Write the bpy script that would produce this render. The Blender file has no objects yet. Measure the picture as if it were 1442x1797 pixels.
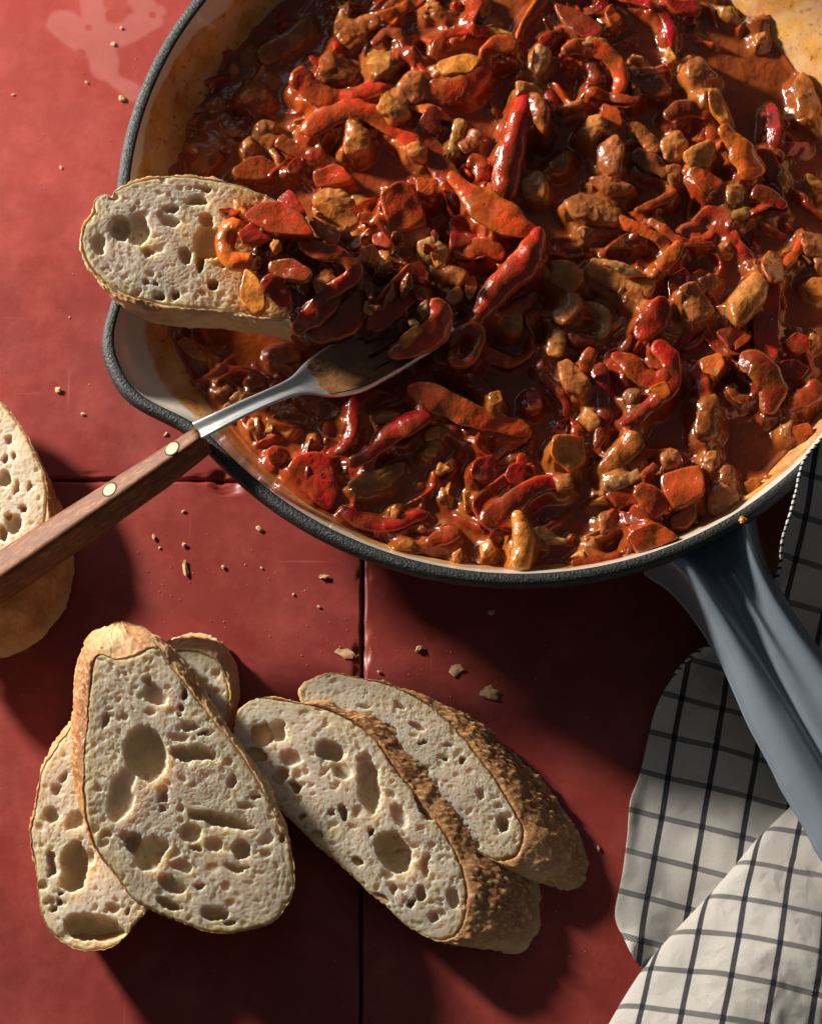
import bpy, math, random
import numpy as np
from mathutils import Vector

random.seed(7)
RNG = np.random.default_rng(11)
SC = bpy.context.scene
COL = SC.collection
U = 0.01                      # everything below is written in centimetres

# ------------------------------------------------------------------ camera
EL = math.radians(72.0)
FPX, DIST = 5000.0, 102.0
CAM = np.array([-3.888, -43.621, 102.008])
cam = bpy.data.cameras.new('camera')
cam.sensor_fit = 'HORIZONTAL'
cam.sensor_width = 36.0
cam.lens = 36.0 * FPX / 1442.0
cam.clip_start = 0.05
cam.clip_end = 50.0
cam.dof.use_dof = True
cam.dof.focus_distance = 1.03
cam.dof.aperture_fstop = 16.0
camo = bpy.data.objects.new('camera', cam)
COL.objects.link(camo)
camo.location = Vector(CAM) * U
camo.rotation_euler = (math.radians(90) - EL, 0, 0)
SC.camera = camo

# ------------------------------------------------------------------ light
W = bpy.data.worlds.new('World')
SC.world = W
W.use_nodes = True
W.node_tree.nodes['Background'].inputs[0].default_value = (0.92, 0.96, 1.0, 1)
W.node_tree.nodes['Background'].inputs[1].default_value = 0.05

key = bpy.data.lights.new('key_lamp', 'POINT')
key.energy = 72.0
key.color = (1.0, 0.92, 0.81)
key.shadow_soft_size = 0.05
ko = bpy.data.objects.new('key_lamp', key)
COL.objects.link(ko)
ko.location = (-0.74, 0.36, 0.33)

fl = bpy.data.lights.new('soft_fill', 'AREA')  # added fill lamp, not a real window; lifts the shade and gives reflections
fl.shape = 'RECTANGLE'; fl.size = 1.3; fl.size_y = 1.0
fl.energy = 2.0
fl.color = (0.86, 0.93, 1.0)
fo = bpy.data.objects.new('soft_fill', fl)
COL.objects.link(fo)
fd = Vector((-0.75, 0.95, 0.75)).normalized()
fo.location = fd * 1.7
fo.rotation_euler = (-fd).to_track_quat('-Z', 'Y').to_euler()

SC.view_settings.view_transform = 'Standard'
SC.view_settings.look = 'None'
SC.view_settings.exposure = 0.0
SC.view_settings.gamma = 1.0
SC.render.engine = 'CYCLES'
SC.cycles.max_bounces = 8
SC.cycles.diffuse_bounces = 3
SC.cycles.glossy_bounces = 3
SC.cycles.use_denoising = True

# ------------------------------------------------------------------ helpers
def G(px, py, z=0.0):
    """point of the place at height z (cm) seen at photo pixel px, py"""
    x = (px - 721) / FPX; y = -(py - 898.5) / FPX
    d = np.array([x, math.cos(EL) + y * math.sin(EL), -math.sin(EL) + y * math.cos(EL)])
    t = (z - CAM[2]) / d[2]
    return CAM + t * d

def sstep(x, a, b):
    t = np.clip((x - a) / (b - a), 0, 1)
    return t * t * (3 - 2 * t)

_P = np.random.default_rng(5).random((64, 64, 64)).astype(np.float32)
def noise3(x, y, z):
    xi = np.floor(x).astype(int); yi = np.floor(y).astype(int); zi = np.floor(z).astype(int)
    fx = x - xi; fy = y - yi; fz = z - zi
    fx = fx * fx * (3 - 2 * fx); fy = fy * fy * (3 - 2 * fy); fz = fz * fz * (3 - 2 * fz)
    a = xi & 63; b = yi & 63; c = zi & 63; a1 = (a + 1) & 63; b1 = (b + 1) & 63; c1 = (c + 1) & 63
    def L(p, q, t): return p + (q - p) * t
    v = L(L(L(_P[a, b, c], _P[a1, b, c], fx), L(_P[a, b1, c], _P[a1, b1, c], fx), fy),
          L(L(_P[a, b, c1], _P[a1, b, c1], fx), L(_P[a, b1, c1], _P[a1, b1, c1], fx), fy), fz)
    return v * 2 - 1
def fbm(x, y, z=None, o=4):
    if z is None: z = np.zeros_like(x)
    s = 0; a = 1; n = 0
    for k in range(o):
        s = s + a * noise3(x * 2 ** k + 7.3 * k, y * 2 ** k + 3.1 * k, z * 2 ** k + 1.7 * k); n += a; a *= .5
    return s / n
_H = np.random.default_rng(9).random((256, 256, 4))
def worley(x, y, cell, seed=0, rmin=.3, rmax=1.0, prob=1.0):
    """-> distance from the nearest disc centre over that disc's radius (radius in cells), and the disc radius"""
    X = x / cell; Y = y / cell
    xi = np.floor(X).astype(int); yi = np.floor(Y).astype(int)
    best = np.full(X.shape, 9.0); br = np.full(X.shape, .5)
    for dx in (-1, 0, 1):
        for dy in (-1, 0, 1):
            h = _H[(xi + dx + seed * 37) & 255, (yi + dy + seed * 91) & 255]
            r = .5 * (rmin + (rmax - rmin) * h[..., 2])
            q = np.hypot(X - xi - dx - .15 - .7 * h[..., 0], Y - yi - dy - .15 - .7 * h[..., 1]) / r
            q = np.where(h[..., 3] < prob, q, 9.0)
            m = q < best
            best = np.where(m, q, best); br = np.where(m, r * cell, br)
    return best, br
def foam(x, y, cell, seed=0):
    """bubbly cells packed wall to wall: 0 on the thin walls, 1 in the middle of a cell"""
    X = x / cell; Y = y / cell; xi = np.floor(X).astype(int); yi = np.floor(Y).astype(int)
    f1 = np.full(X.shape, 9.); f2 = np.full(X.shape, 9.)
    for dx in (-1, 0, 1):
        for dy in (-1, 0, 1):
            h = _H[(xi + dx + seed * 53) & 255, (yi + dy + seed * 29) & 255]
            d = np.hypot(X - xi - dx - h[..., 0], Y - yi - dy - h[..., 1])
            f2 = np.minimum(f2, np.maximum(f1, d)); f1 = np.minimum(f1, d)
    return f2 - f1
def blur(a, s):
    r = max(1, int(3 * s)); k = np.exp(-.5 * (np.arange(-r, r + 1) / s) ** 2); k /= k.sum()
    p = np.pad(a, r, mode='edge')
    o = sum(k[i] * p[i:i + a.shape[0], :] for i in range(2 * r + 1))
    return sum(k[i] * o[:, i:i + a.shape[1]] for i in range(2 * r + 1))

def mk(name, V, F, mat, parent=None, cols=None, uv=None, smooth=True):
    """one mesh object; V in cm; F an (n,4) or (n,3) int array or a list of such arrays"""
    if not isinstance(F, (list, tuple)): F = [F]
    F = [np.asarray(f, dtype=np.int32) for f in F if len(f)]
    me = bpy.data.meshes.new(name)
    V = np.asarray(V, dtype=np.float64) * U
    me.vertices.add(len(V)); me.vertices.foreach_set('co', V.astype(np.float32).ravel())
    li = np.concatenate([f.ravel() for f in F])
    tot = np.concatenate([np.full(len(f), f.shape[1]) for f in F])
    st = np.concatenate([[0], np.cumsum(tot)[:-1]])
    me.loops.add(len(li)); me.loops.foreach_set('vertex_index', li.astype(np.int32))
    me.polygons.add(len(tot)); me.polygons.foreach_set('loop_start', st.astype(np.int32))
    me.polygons.foreach_set('loop_total', tot.astype(np.int32))
    me.polygons.foreach_set('use_smooth', np.full(len(tot), smooth))
    if cols:
        for n, c in cols.items():
            a = me.color_attributes.new(n, 'FLOAT_COLOR', 'POINT')
            c = np.asarray(c, dtype=np.float32)
            if c.ndim == 1: c = np.stack([c, c, c, np.ones_like(c)], 1)
            if c.shape[1] == 3: c = np.concatenate([c, np.ones((len(c), 1), np.float32)], 1)
            a.data.foreach_set('color', c.ravel())
    me.update(calc_edges=True)
    if uv is not None:
        l = me.uv_layers.new(name='UVMap')
        l.data.foreach_set('uv', np.asarray(uv, dtype=np.float32)[li].ravel())
    me.validate()
    if mat: me.materials.append(mat)
    o = bpy.data.objects.new(name, me); COL.objects.link(o)
    if parent: o.parent = parent
    return o

def thing(name, label, cat, loc=(0, 0, 0), group=None):
    """an empty at the thing's base; children keep scene coordinates relative to it"""
    o = bpy.data.objects.new(name, None); COL.objects.link(o)
    o.location = Vector(loc) * U
    o.empty_display_size = .01
    return tag(o, label, cat, group)
def tag(o, label=None, cat=None, group=None, kind=None):
    if label: o['label'] = label
    if cat: o['category'] = cat
    if group: o['group'] = group
    if kind: o['kind'] = kind
    return o
def recentre(o):
    """put a single-mesh thing's origin at the middle of its base"""
    me = o.data; n = len(me.vertices); co = np.empty(n * 3, np.float32); me.vertices.foreach_get('co', co); co = co.reshape(-1, 3)
    c = np.array([(co[:, 0].min() + co[:, 0].max()) / 2, (co[:, 1].min() + co[:, 1].max()) / 2, co[:, 2].min()])
    me.vertices.foreach_set('co', (co - c).astype(np.float32).ravel()); o.location = c; me.update()
    return o

def quads(nu, nv, wrap_u=False, flip=False):
    """grid index nu x nv (u major)"""
    iu = np.arange(nu if wrap_u else nu - 1); iv = np.arange(nv - 1)
    a, b = np.meshgrid(iu, iv, indexing='ij'); a = a.ravel(); b = b.ravel(); a1 = (a + 1) % nu
    f = np.stack([a * nv + b, a1 * nv + b, a1 * nv + b + 1, a * nv + b + 1], 1)
    return f[:, ::-1] if flip else f

def catmull(P, n, closed=False):
    P = np.asarray(P, float)
    if closed: Q = np.vstack([P[-1], P, P[0], P[1]])
    else: Q = np.vstack([2 * P[0] - P[1], P, 2 * P[-1] - P[-2]])
    m = len(Q) - 3
    t = np.linspace(0, m, n * 4, endpoint=not closed); i = np.minimum(t.astype(int), m - 1); f = (t - i)[:, None]
    p0, p1, p2, p3 = Q[i], Q[i + 1], Q[i + 2], Q[i + 3]
    C = .5 * (2 * p1 + (p2 - p0) * f + (2 * p0 - 5 * p1 + 4 * p2 - p3) * f ** 2 + (3 * p1 - p0 - 3 * p2 + p3) * f ** 3)
    # even spacing over the first three columns
    D = C[:, :3] if C.shape[1] >= 3 else C
    if closed: E = np.vstack([C, C[:1]]); D = E[:, :min(3, E.shape[1])]
    else: E = C
    s = np.concatenate([[0], np.cumsum(np.linalg.norm(np.diff(D, axis=0), axis=1))])
    u = np.linspace(0, s[-1], n, endpoint=not closed)
    return np.stack([np.interp(u, s, E[:, k]) for k in range(E.shape[1])], 1)

# ------------------------------------------------------------------ materials
class NT:
    def __init__(s, name):
        s.m = bpy.data.materials.new(name); s.m.use_nodes = True; s.t = s.m.node_tree
        s.p = s.t.nodes['Principled BSDF']; s.out = s.t.nodes['Material Output']
        s._co = None
    def n(s, kind, **k):
        q = s.t.nodes.new(kind)
        for a, b in k.items(): setattr(q, a, b)
        return q
    def l(s, a, b): s.t.links.new(a, b)
    def co(s):
        if s._co is None: s._co = s.n('ShaderNodeTexCoord').outputs['Object']
        return s._co
    def noise(s, scale, detail=4, rough=.55, vec=None, dist=0):
        q = s.n('ShaderNodeTexNoise'); q.inputs['Scale'].default_value = scale; q.inputs['Detail'].default_value = detail
        q.inputs['Roughness'].default_value = rough; q.inputs['Distortion'].default_value = dist
        s.l(vec if vec is not None else s.co(), q.inputs['Vector']); return q.outputs['Fac']
    def vor(s, scale, feature='F1', out='Distance', vec=None):
        q = s.n('ShaderNodeTexVoronoi', feature=feature); q.inputs['Scale'].default_value = scale
        s.l(vec if vec is not None else s.co(), q.inputs['Vector']); return q.outputs[out]
    def ramp(s, fac, stops, interp='LINEAR'):
        q = s.n('ShaderNodeValToRGB'); r = q.color_ramp; r.interpolation = interp
        while len(r.elements) < len(stops): r.elements.new(.5)
        for e, (p, c) in zip(r.elements, stops):
            e.position = p; e.color = (c, c, c, 1) if not hasattr(c, '__len__') else (*c, 1)
        s.l(fac, q.inputs[0]); return q.outputs[0]
    def mix(s, fac, a, b, mode='MIX'):
        q = s.n('ShaderNodeMix', data_type='RGBA', blend_type=mode)
        for sock, v in ((q.inputs[0], fac), (q.inputs[6], a), (q.inputs[7], b)):
            if isinstance(v, (int, float)): sock.default_value = v
            elif isinstance(v, tuple): sock.default_value = (*v, 1)
            else: s.l(v, sock)
        return q.outputs[2]
    def math(s, op, a, b=None, c=None):
        q = s.n('ShaderNodeMath', operation=op)
        for i, v in enumerate((a, b, c)):
            if v is None: continue
            if isinstance(v, (int, float)): q.inputs[i].default_value = v
            else: s.l(v, q.inputs[i])
        return q.outputs[0]
    def attr(s, name): return s.n('ShaderNodeAttribute', attribute_name=name).outputs['Color']
    def mapping(s, vec, scale=(1, 1, 1), rot=(0, 0, 0)):
        q = s.n('ShaderNodeMapping'); q.inputs['Scale'].default_value = scale; q.inputs['Rotation'].default_value = rot
        s.l(vec, q.inputs['Vector']); return q.outputs[0]
    def bump(s, h, dist, strength=1.0, normal=None):
        q = s.n('ShaderNodeBump'); q.inputs['Distance'].default_value = dist; q.inputs['Strength'].default_value = strength
        s.l(h, q.inputs['Height'])
        if normal is not None: s.l(normal, q.inputs['Normal'])
        return q.outputs[0]
    def set(s, **k):
        for a, v in k.items():
            i = s.p.inputs[a.replace('_', ' ')]
            if isinstance(v, (int, float)): i.default_value = v
            elif isinstance(v, tuple): i.default_value = (*v, 1) if i.type == 'RGBA' else v
            else: s.l(v, i)
        return s

def food_mat(name, c1, c2, sauce=.35, rough=.22, ridges=False, sss=.25, flesh=None):
    """wet vegetable: two tones, a sauce coat in patches, fine pits"""
    m = NT(name)
    rnd = m.n('ShaderNodeObjectInfo').outputs['Random']
    base = m.mix(m.ramp(m.noise(170, 3), [(.3, 0.), (.7, 1.)]), c1, c2)
    if flesh:
        fa = m.n('ShaderNodeAttribute', attribute_name='flesh').outputs['Fac']
        base = m.mix(m.math('MULTIPLY', fa, .75), base, flesh)
    if ridges:
        w = m.n('ShaderNodeTexWave', wave_type='BANDS', bands_direction='X'); w.inputs['Scale'].default_value = 130
        w.inputs['Distortion'].default_value = 1.6; w.inputs['Detail'].default_value = 2; m.l(m.co(), w.inputs['Vector'])
        base = m.mix(m.math('MULTIPLY', w.outputs['Fac'], .12), base, tuple(x * .6 for x in c1))
    fac = m.ramp(m.noise(85, 5, .62), [(.40 + .1 * sauce, 1.), (.52 + .12 * sauce, 0.)])
    sc = m.mix(m.noise(300, 2), (.15, .032, .006), (.30, .085, .013))
    base = m.mix(m.math('MULTIPLY', fac, min(.92, .5 + sauce * .6)), base, sc)
    hsv = m.n('ShaderNodeHueSaturation'); m.l(base, hsv.inputs['Color'])
    m.l(m.math('MULTIPLY_ADD', rnd, .4, .78), hsv.inputs['Value'])
    m.l(m.math('MULTIPLY_ADD', rnd, .018, .49), hsv.inputs['Hue'])
    b = m.bump(m.noise(150, 4, .6), .0014 if ridges else .0010, .5)
    b = m.bump(m.noise(420, 3, .6), .0007, .6, b)
    b = m.bump(m.noise(1400, 2, .6), .00025, .5, b)
    if ridges: b = m.bump(w.outputs['Fac'], .0002, .15, b)
    m.set(Base_Color=hsv.outputs[0], Roughness=rough, Normal=b, IOR=1.4, Coat_Weight=.7, Coat_Roughness=.07)
    m.set(Subsurface_Weight=sss, Subsurface_Radius=(.006, .002, .001), Subsurface_Scale=.6)
    return m.m
MF = {
 'R': food_mat('red_pepper_skin', (.50, .030, .010), (.62, .06, .012), .38, .2, flesh=(.62, .15, .02)),
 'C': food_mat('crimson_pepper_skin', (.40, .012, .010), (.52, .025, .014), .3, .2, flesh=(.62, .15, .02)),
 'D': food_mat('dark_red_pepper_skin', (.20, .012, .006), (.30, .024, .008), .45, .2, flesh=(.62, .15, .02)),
 'O': food_mat('orange_pepper_flesh', (.66, .13, .016), (.66, .07, .014), .35, .2, flesh=(.62, .15, .02)),
 'T': food_mat('stewed_onion_tan', (.78, .32, .090), (.62, .20, .045), .30, .2, True, .4),
 'P': food_mat('stewed_onion_pale', (.82, .48, .20), (.70, .32, .10), .2, .22, sss=.4),
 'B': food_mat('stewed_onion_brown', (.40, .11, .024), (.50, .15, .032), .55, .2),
 'L': food_mat('stewed_celery_olive', (.42, .18, .045), (.50, .22, .055), .45, .2, True),
 'G': food_mat('golden_pepper_flesh', (.76, .27, .045), (.68, .20, .035), .25, .22),
}

m = NT('thick_tomato_sauce')
c = m.attr('tint')
c = m.mix(m.math('MULTIPLY', m.ramp(m.noise(260, 4, .6), [(.5, 0.), (.7, 1.)]), .25), c, (.16, .03, .006))
c = m.mix(m.math('MULTIPLY', m.ramp(m.noise(900, 2), [(.62, 0.), (.72, 1.)]), .35), c, (.42, .16, .03))
b = m.bump(m.noise(330, 3, .5), .0006, .45)
b = m.bump(m.noise(1500, 2, .6), .0002, .4, b)
m.set(Base_Color=c, Roughness=.17, Normal=b, IOR=1.42, Coat_Weight=.7, Coat_Roughness=.05,
      Subsurface_Weight=.3, Subsurface_Radius=(.006, .0016, .0005), Subsurface_Scale=.5)
M_SAUCE = m.m

m = NT('bread_crumb')
c = m.attr('tint')
c = m.mix(m.math('MULTIPLY', m.noise(300, 3), .25), c, (.80, .64, .46))
m.set(Base_Color=c, Roughness=.6, Normal=m.bump(m.noise(900, 3, .6), .0002, .4), Specular_IOR_Level=.04,
      Subsurface_Weight=.8, Subsurface_Radius=(.012, .0075, .0042), Subsurface_Scale=.8)
M_CRUMB = m.m
m = NT('bread_crust')
c = m.attr('tint')
c = m.mix(m.math('MULTIPLY', m.ramp(m.noise(260, 5, .65), [(.45, 0.), (.65, 1.)]), .16), c, (.34, .13, .045))
c = m.mix(m.math('MULTIPLY', m.ramp(m.noise(700, 4, .7), [(.55, 0.), (.7, 1.)]), .25), c, (.84, .64, .38))
m.set(Base_Color=c, Roughness=.5, Normal=m.bump(m.noise(380, 5, .65), .0008, .6), Specular_IOR_Level=.4,
      Subsurface_Weight=.35, Subsurface_Radius=(.008, .004, .0015), Subsurface_Scale=.5)
M_CRUST = m.m

# polished cement tile
m = NT('red_cement_tile')
big = m.noise(9, 6, .62, dist=.6)
c = m.mix(m.ramp(big, [(.3, 0.), (.7, 1.)]), (.20, .022, .017), (.33, .044, .033))
c = m.mix(m.math('MULTIPLY', m.ramp(m.noise(38, 6, .7), [(.45, 0.), (.75, 1.)]), .55), c, (.50, .10, .08))
c = m.mix(m.math('MULTIPLY', m.ramp(m.noise(60, 5, .6), [(.55, 0.), (.8, 1.)]), .5), c, (.24, .018, .016))
sv = m.mapping(m.co(), (260, 9, 1), (0, 0, .7)); s1 = m.ramp(m.noise(1.0, 3, .5, sv), [(.70, 0.), (.76, 1.)])
sv = m.mapping(m.co(), (11, 300, 1), (0, 0, -.35)); s2 = m.ramp(m.noise(1.0, 3, .5, sv), [(.71, 0.), (.77, 1.)])
scr = m.math('MAXIMUM', s1, s2)
c = m.mix(m.math('MULTIPLY', scr, .34), c, (.62, .2, .17))
pits = m.ramp(m.vor(420), [(.0, 1.), (.09, 0.)])
pits = m.math('MULTIPLY', pits, m.ramp(m.noise(25, 2), [(.5, 0.), (.6, 1.)]))
c = m.mix(m.math('MULTIPLY', pits, .6), c, (.07, .012, .012))
r = m.ramp(m.noise(30, 5, .65), [(.25, .34), (.75, .52)])
b = m.bump(m.noise(120, 5, .6), .0005, .25)
b = m.bump(m.noise(22, 3, .5), .002, .2, b)
b = m.bump(pits, .0003, -.5, b)
m.set(Base_Color=c, Roughness=r, Normal=b, Specular_IOR_Level=.5)
M_TILE = m.m
m = NT('dark_grout'); m.set(Base_Color=(.03, .012, .012), Roughness=.9, Normal=m.bump(m.noise(500, 3), .001, .6)); M_GROUT = m.m

# dried splash on the tile: a thin film with its own soft shape
m = NT('dried_splash_film')
a = m.n('ShaderNodeAttribute', attribute_name='film').outputs['Fac']
mott = m.ramp(m.noise(70, 5, .6), [(.25, .55), (.8, 1.)])
al = m.math('MULTIPLY', m.math('MULTIPLY', a, mott), .42)
m.set(Base_Color=(.72, .27, .24), Roughness=.5, Alpha=al)
M_FILM = m.m

def metal_mat():
    m = NT('brushed_steel')
    v = m.mapping(m.co(), (40, 900, 900))
    m.set(Base_Color=(.82, .82, .82), Metallic=.85, Roughness=m.ramp(m.noise(1., 4, .6, v), [(.2, .28), (.8, .46)]),
          Normal=m.bump(m.noise(1., 3, .6, v), .0002, .3))
    return m.m
M_STEEL = metal_mat()
m = NT('sauce_film_on_steel')
m.set(Base_Color=m.mix(m.ramp(m.noise(160, 5, .65), [(.35, 0.), (.65, 1.)]), (.18, .085, .035), (.28, .13, .05)), Roughness=.25, Coat_Weight=.5,
      Normal=m.bump(m.noise(500, 4), .0008, .5))
M_FILMS = m.m
m = NT('walnut_wood')
v = m.mapping(m.co(), (55, 420, 420))
g = m.noise(1., 6, .7, v, .4)
c = m.mix(m.ramp(g, [(.30, 0.), (.62, 1.)]), (.055, .018, .009), (.36, .155, .062))
v2 = m.mapping(m.co(), (260, 900, 900))
c = m.mix(m.ramp(m.noise(1., 3, .6, v2), [(.48, .75), (.60, 0.)]), c, (.14, .05, .028))
m.set(Base_Color=c, Roughness=.55, Specular_IOR_Level=.25, Normal=m.bump(g, .0004, .5)); M_WOOD = m.m
m = NT('brass'); m.set(Base_Color=(.50, .33, .10), Metallic=.35, Roughness=.5, Normal=m.bump(m.noise(900, 3), .0002, .4)); M_BRASS = m.m
m = NT('dark_rivet_gap'); m.set(Base_Color=(.03, .025, .02), Roughness=.6); M_GAP = m.m

m = NT('matte_black_iron')
n = m.noise(900, 3, .7)
m.set(Base_Color=m.mix(m.ramp(n, [(.35, 0.), (.75, 1.)]), (.008, .010, .011), (.045, .052, .052)), Roughness=m.ramp(m.noise(500, 3), [(.3, .35), (.7, .6)]),
      Normal=m.bump(m.noise(1000, 3, .7), .0007, .8), Specular_IOR_Level=.6)
M_RIM = m.m
m = NT('blue_grey_enamel')
m.set(Base_Color=m.mix(m.noise(40, 3), (.18, .225, .28), (.21, .26, .315)), Roughness=.2, Coat_Weight=.6, Coat_Roughness=.06,
      Normal=m.bump(m.noise(110, 3, .5), .0006, .25))
M_BLUE = m.m
m = NT('stained_cream_enamel')
st = m.attr('stain')
st = m.n('ShaderNodeAttribute', attribute_name='stain').outputs['Fac']
c = m.mix(m.noise(60, 3), (.74, .70, .60), (.80, .76, .68))
oc = m.mix(m.ramp(m.noise(70, 5, .65, m.mapping(m.co(), (1, 1, .5))), [(.35, 0.), (.7, 1.)]), (.80, .42, .10), (.46, .15, .022))
oc = m.mix(m.math('MULTIPLY', m.ramp(m.noise(420, 3, .6), [(.58, 0.), (.70, 1.)]), .8), oc, (.16, .035, .010))
c = m.mix(st, c, oc)
m.set(Base_Color=c, Roughness=.18, Coat_Weight=.3, Normal=m.bump(m.noise(260, 3), .0004, .3))
M_CREAM = m.m

# checked linen: woven thread by thread
def cloth_mat():
    m = NT('checked_linen')
    uv = m.n('ShaderNodeUVMap').outputs[0]
    sp = m.n('ShaderNodeSeparateXYZ'); m.l(uv, sp.inputs[0])
    T = 0.052
    wob = m.math('MULTIPLY', m.math('SUBTRACT', m.noise(25, 2), .5), .5)
    a = m.math('DIVIDE', m.math('ADD', sp.outputs[0], m.math('MULTIPLY', wob, .06)), T)
    b = m.math('DIVIDE', m.math('ADD', sp.outputs[1], m.math('MULTIPLY', wob, .06)), T)
    i = m.math('FLOOR', a); j = m.math('FLOOR', b)
    N = 29
    di = m.math('LESS_THAN', m.math('FLOORED_MODULO', i, N), 4)
    dj = m.math('LESS_THAN', m.math('FLOORED_MODULO', j, N), 4)
    top = m.math('LESS_THAN', m.math('FLOORED_MODULO', m.math('ADD', i, j), 2), .5)
    dark = m.math('ADD', m.math('MULTIPLY', top, di), m.math('MULTIPLY', m.math('SUBTRACT', 1., top), dj))
    # vertical stripes are denser than the cross ones
    dark = m.math('MAXIMUM', dark, m.math('MULTIPLY', di, .85))
    dark = m.math('MAXIMUM', dark, m.math('MULTIPLY', dj, .40))
    wh = m.mix(m.noise(55, 4), (.66, .62, .57), (.76, .73, .68))
    wn = m.n('ShaderNodeTexWhiteNoise', noise_dimensions='1D'); m.l(m.math('ADD', i, m.math('MULTIPLY', j, .37)), wn.inputs['W'])
    wh = m.mix(m.math('MULTIPLY', wn.outputs['Value'], .18), wh, (.45, .41, .38))
    c = m.mix(dark, wh, (.012, .014, .03))
    fa = m.math('SUBTRACT', m.math('FRACT', a), .5); fb = m.math('SUBTRACT', m.math('FRACT', b), .5)
    h1 = m.math('SUBTRACT', 1., m.math('MULTIPLY', m.math('MULTIPLY', fa, fa), 4.)); h2 = m.math('SUBTRACT', 1., m.math('MULTIPLY', m.math('MULTIPLY', fb, fb), 4.))
    h = m.math('ADD', m.math('MULTIPLY', top, h1), m.math('MULTIPLY', m.math('SUBTRACT', 1., top), h2))
    bm = m.bump(h, .00022, .8)
    bm = m.bump(m.noise(60, 5, .65), .005, .5, bm)
    m.set(Base_Color=c, Roughness=.85, Normal=bm, Sheen_Weight=.15, Specular_IOR_Level=.2)
    return m.m
M_CLOTH = cloth_mat()
m = NT('hem_stitching')
v = m.mapping(m.co(), (1, 1, 1))
w = m.n('ShaderNodeTexWave', wave_type='BANDS', bands_direction='Y'); w.inputs['Scale'].default_value = 150; w.inputs['Distortion'].default_value = 2.0
m.l(m.co(), w.inputs['Vector'])
m.set(Base_Color=m.mix(m.ramp(w.outputs['Fac'], [(.22, 0.), (.36, 1.)]), (.02, .025, .05), (.72, .69, .64)), Roughness=.85, Normal=m.bump(m.noise(900, 2), .0008, .6))
M_HEM = m.m
m = NT('crumb_of_crust')
m.set(Base_Color=m.mix(m.ramp(m.noise(400, 3), [(.35, 0.), (.65, 1.)]), (.72, .50, .28), (.48, .24, .09)), Roughness=.7)
M_BIT = m.m

# ------------------------------------------------------------------ tiled table top
table = tag(mk('table_top', *(lambda V: (V, np.array([[0, 1, 2, 3]])))(np.array([[-90, -90, -.55], [90, -90, -.55], [90, 90, -.55], [-90, 90, -.55]])), M_GROUT, smooth=False),
            'dark joint bed under the red cement tiles', kind='structure')
CHIPS = [(395, 850, .55, .16), (300, 838, .3, .07), (250, 838, .35, .06), (382, 838, .3, .07), (634, 1150, .35, .09), (629, 1180, .3, .09),
         (640, 1110, .25, .05), (160, 838, .3, .05), (638, 1010, .3, .06), (350, 839, .25, .06)]
CH = [(*G(a, b)[:2], r, d) for a, b, r, d in CHIPS]
def tile(cx, cy, s=24.9, dense=True):
    n = 150 if dense else 14
    t = np.linspace(-1, 1, n); t = np.sign(t) * (1 - (1 - np.abs(t)) ** 1.7) if dense else t
    e = .10
    c = np.concatenate([[-s / 2], t * (s / 2 - .012), [s / 2]]); n = len(c)
    X, Y = np.meshgrid(cx + c, cy + c, indexing='ij')
    ed = np.minimum(s / 2 - np.abs(X - cx), s / 2 - np.abs(Y - cy))
    Z = -.06 * (1 - sstep(ed, 0, .11)) ** 2
    j = .018 * fbm(X * 2.3, Y * 2.3) * (ed < .3)
    Z = Z - .05 * np.clip(fbm(X * 1.9 + 9, Y * 1.9, o=3) - .05, 0, 1) * (ed < .09)
    for (a, b, r, d) in CH:
        q = np.hypot(X - a, Y - b) / r * (1 + .5 * fbm(X * 3, Y * 3))
        Z = Z - d * sstep(1 - q, 0, .35) * (1 + .3 * fbm(X * 9, Y * 9)) * (ed < .5)
    Z = Z + .006 * fbm(X * .35, Y * .35, o=2)
    Z[0, :] = Z[-1, :] = Z[:, 0] = Z[:, -1] = -.5
    X[1:-1, 1:-1] += j[1:-1, 1:-1]
    return mk('tile', np.stack([X.ravel(), Y.ravel(), Z.ravel()], 1), quads(n, n), M_TILE, table)
for i in range(-2, 2):
    for k in range(-2, 3):
        near = (i in (-1, 0)) and (k in (-1, 0))
        tile(-5.68 + 12.5 + 25 * i, -9.2 + 12.5 + 25 * k, dense=near)

# dried splash
def capsule(X, Y, a, b, r):
    d = b - a; t = np.clip(((X - a[0]) * d[0] + (Y - a[1]) * d[1]) / max(1e-6, d @ d), 0, 1)
    return np.hypot(X - a[0] - t * d[0], Y - a[1] - t * d[1]) - r
g0 = G(40, 230); g1 = G(340, -60)
X, Y = np.meshgrid(np.linspace(g0[0], g1[0], 220), np.linspace(g0[1], g1[1], 220), indexing='ij')
wx = X + .12 * fbm(X * 1.3, Y * 1.3, o=3); wy = Y + .12 * fbm(X * 1.3 + 5, Y * 1.3, o=3)
S = 9 * np.ones_like(X)
for a, b, r in [((112, 40), (160, 78), 34), ((165, 0), (185, 118), 30), ((185, 118), (232, 163), 21), ((230, 166), (262, 166), 18),
                ((200, 64), (262, 32), 30), ((262, 26), (284, 18), 14), ((150, -40), (175, 0), 34), ((225, -20), (262, 20), 26)]:
    S = np.minimum(S, capsule(wx, wy, G(*a)[:2], G(*b)[:2], r / 48.))
for a, r in [((204, 26), 16), ((203, 0), 18), ((230, 118), 20), ((143, 96), 12), ((268, 26), 7), ((157, 50), 6)]:
    c = G(*a)[:2]; S = np.maximum(S, -(np.hypot(wx - c[0], wy - c[1]) - r / 48.) * 1.0) if r > 14 else np.maximum(S, -.25 + 0 * S) * (np.hypot(wx - c[0], wy - c[1]) > r / 48.) + S * 0 - .03 * (np.hypot(wx - c[0], wy - c[1]) <= r / 48.)
film = sstep(-S, -.04, .22) * .85 + .12 * np.exp(-((S + .12) / .07) ** 2)
film = np.clip(film, 0, 1)
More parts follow.
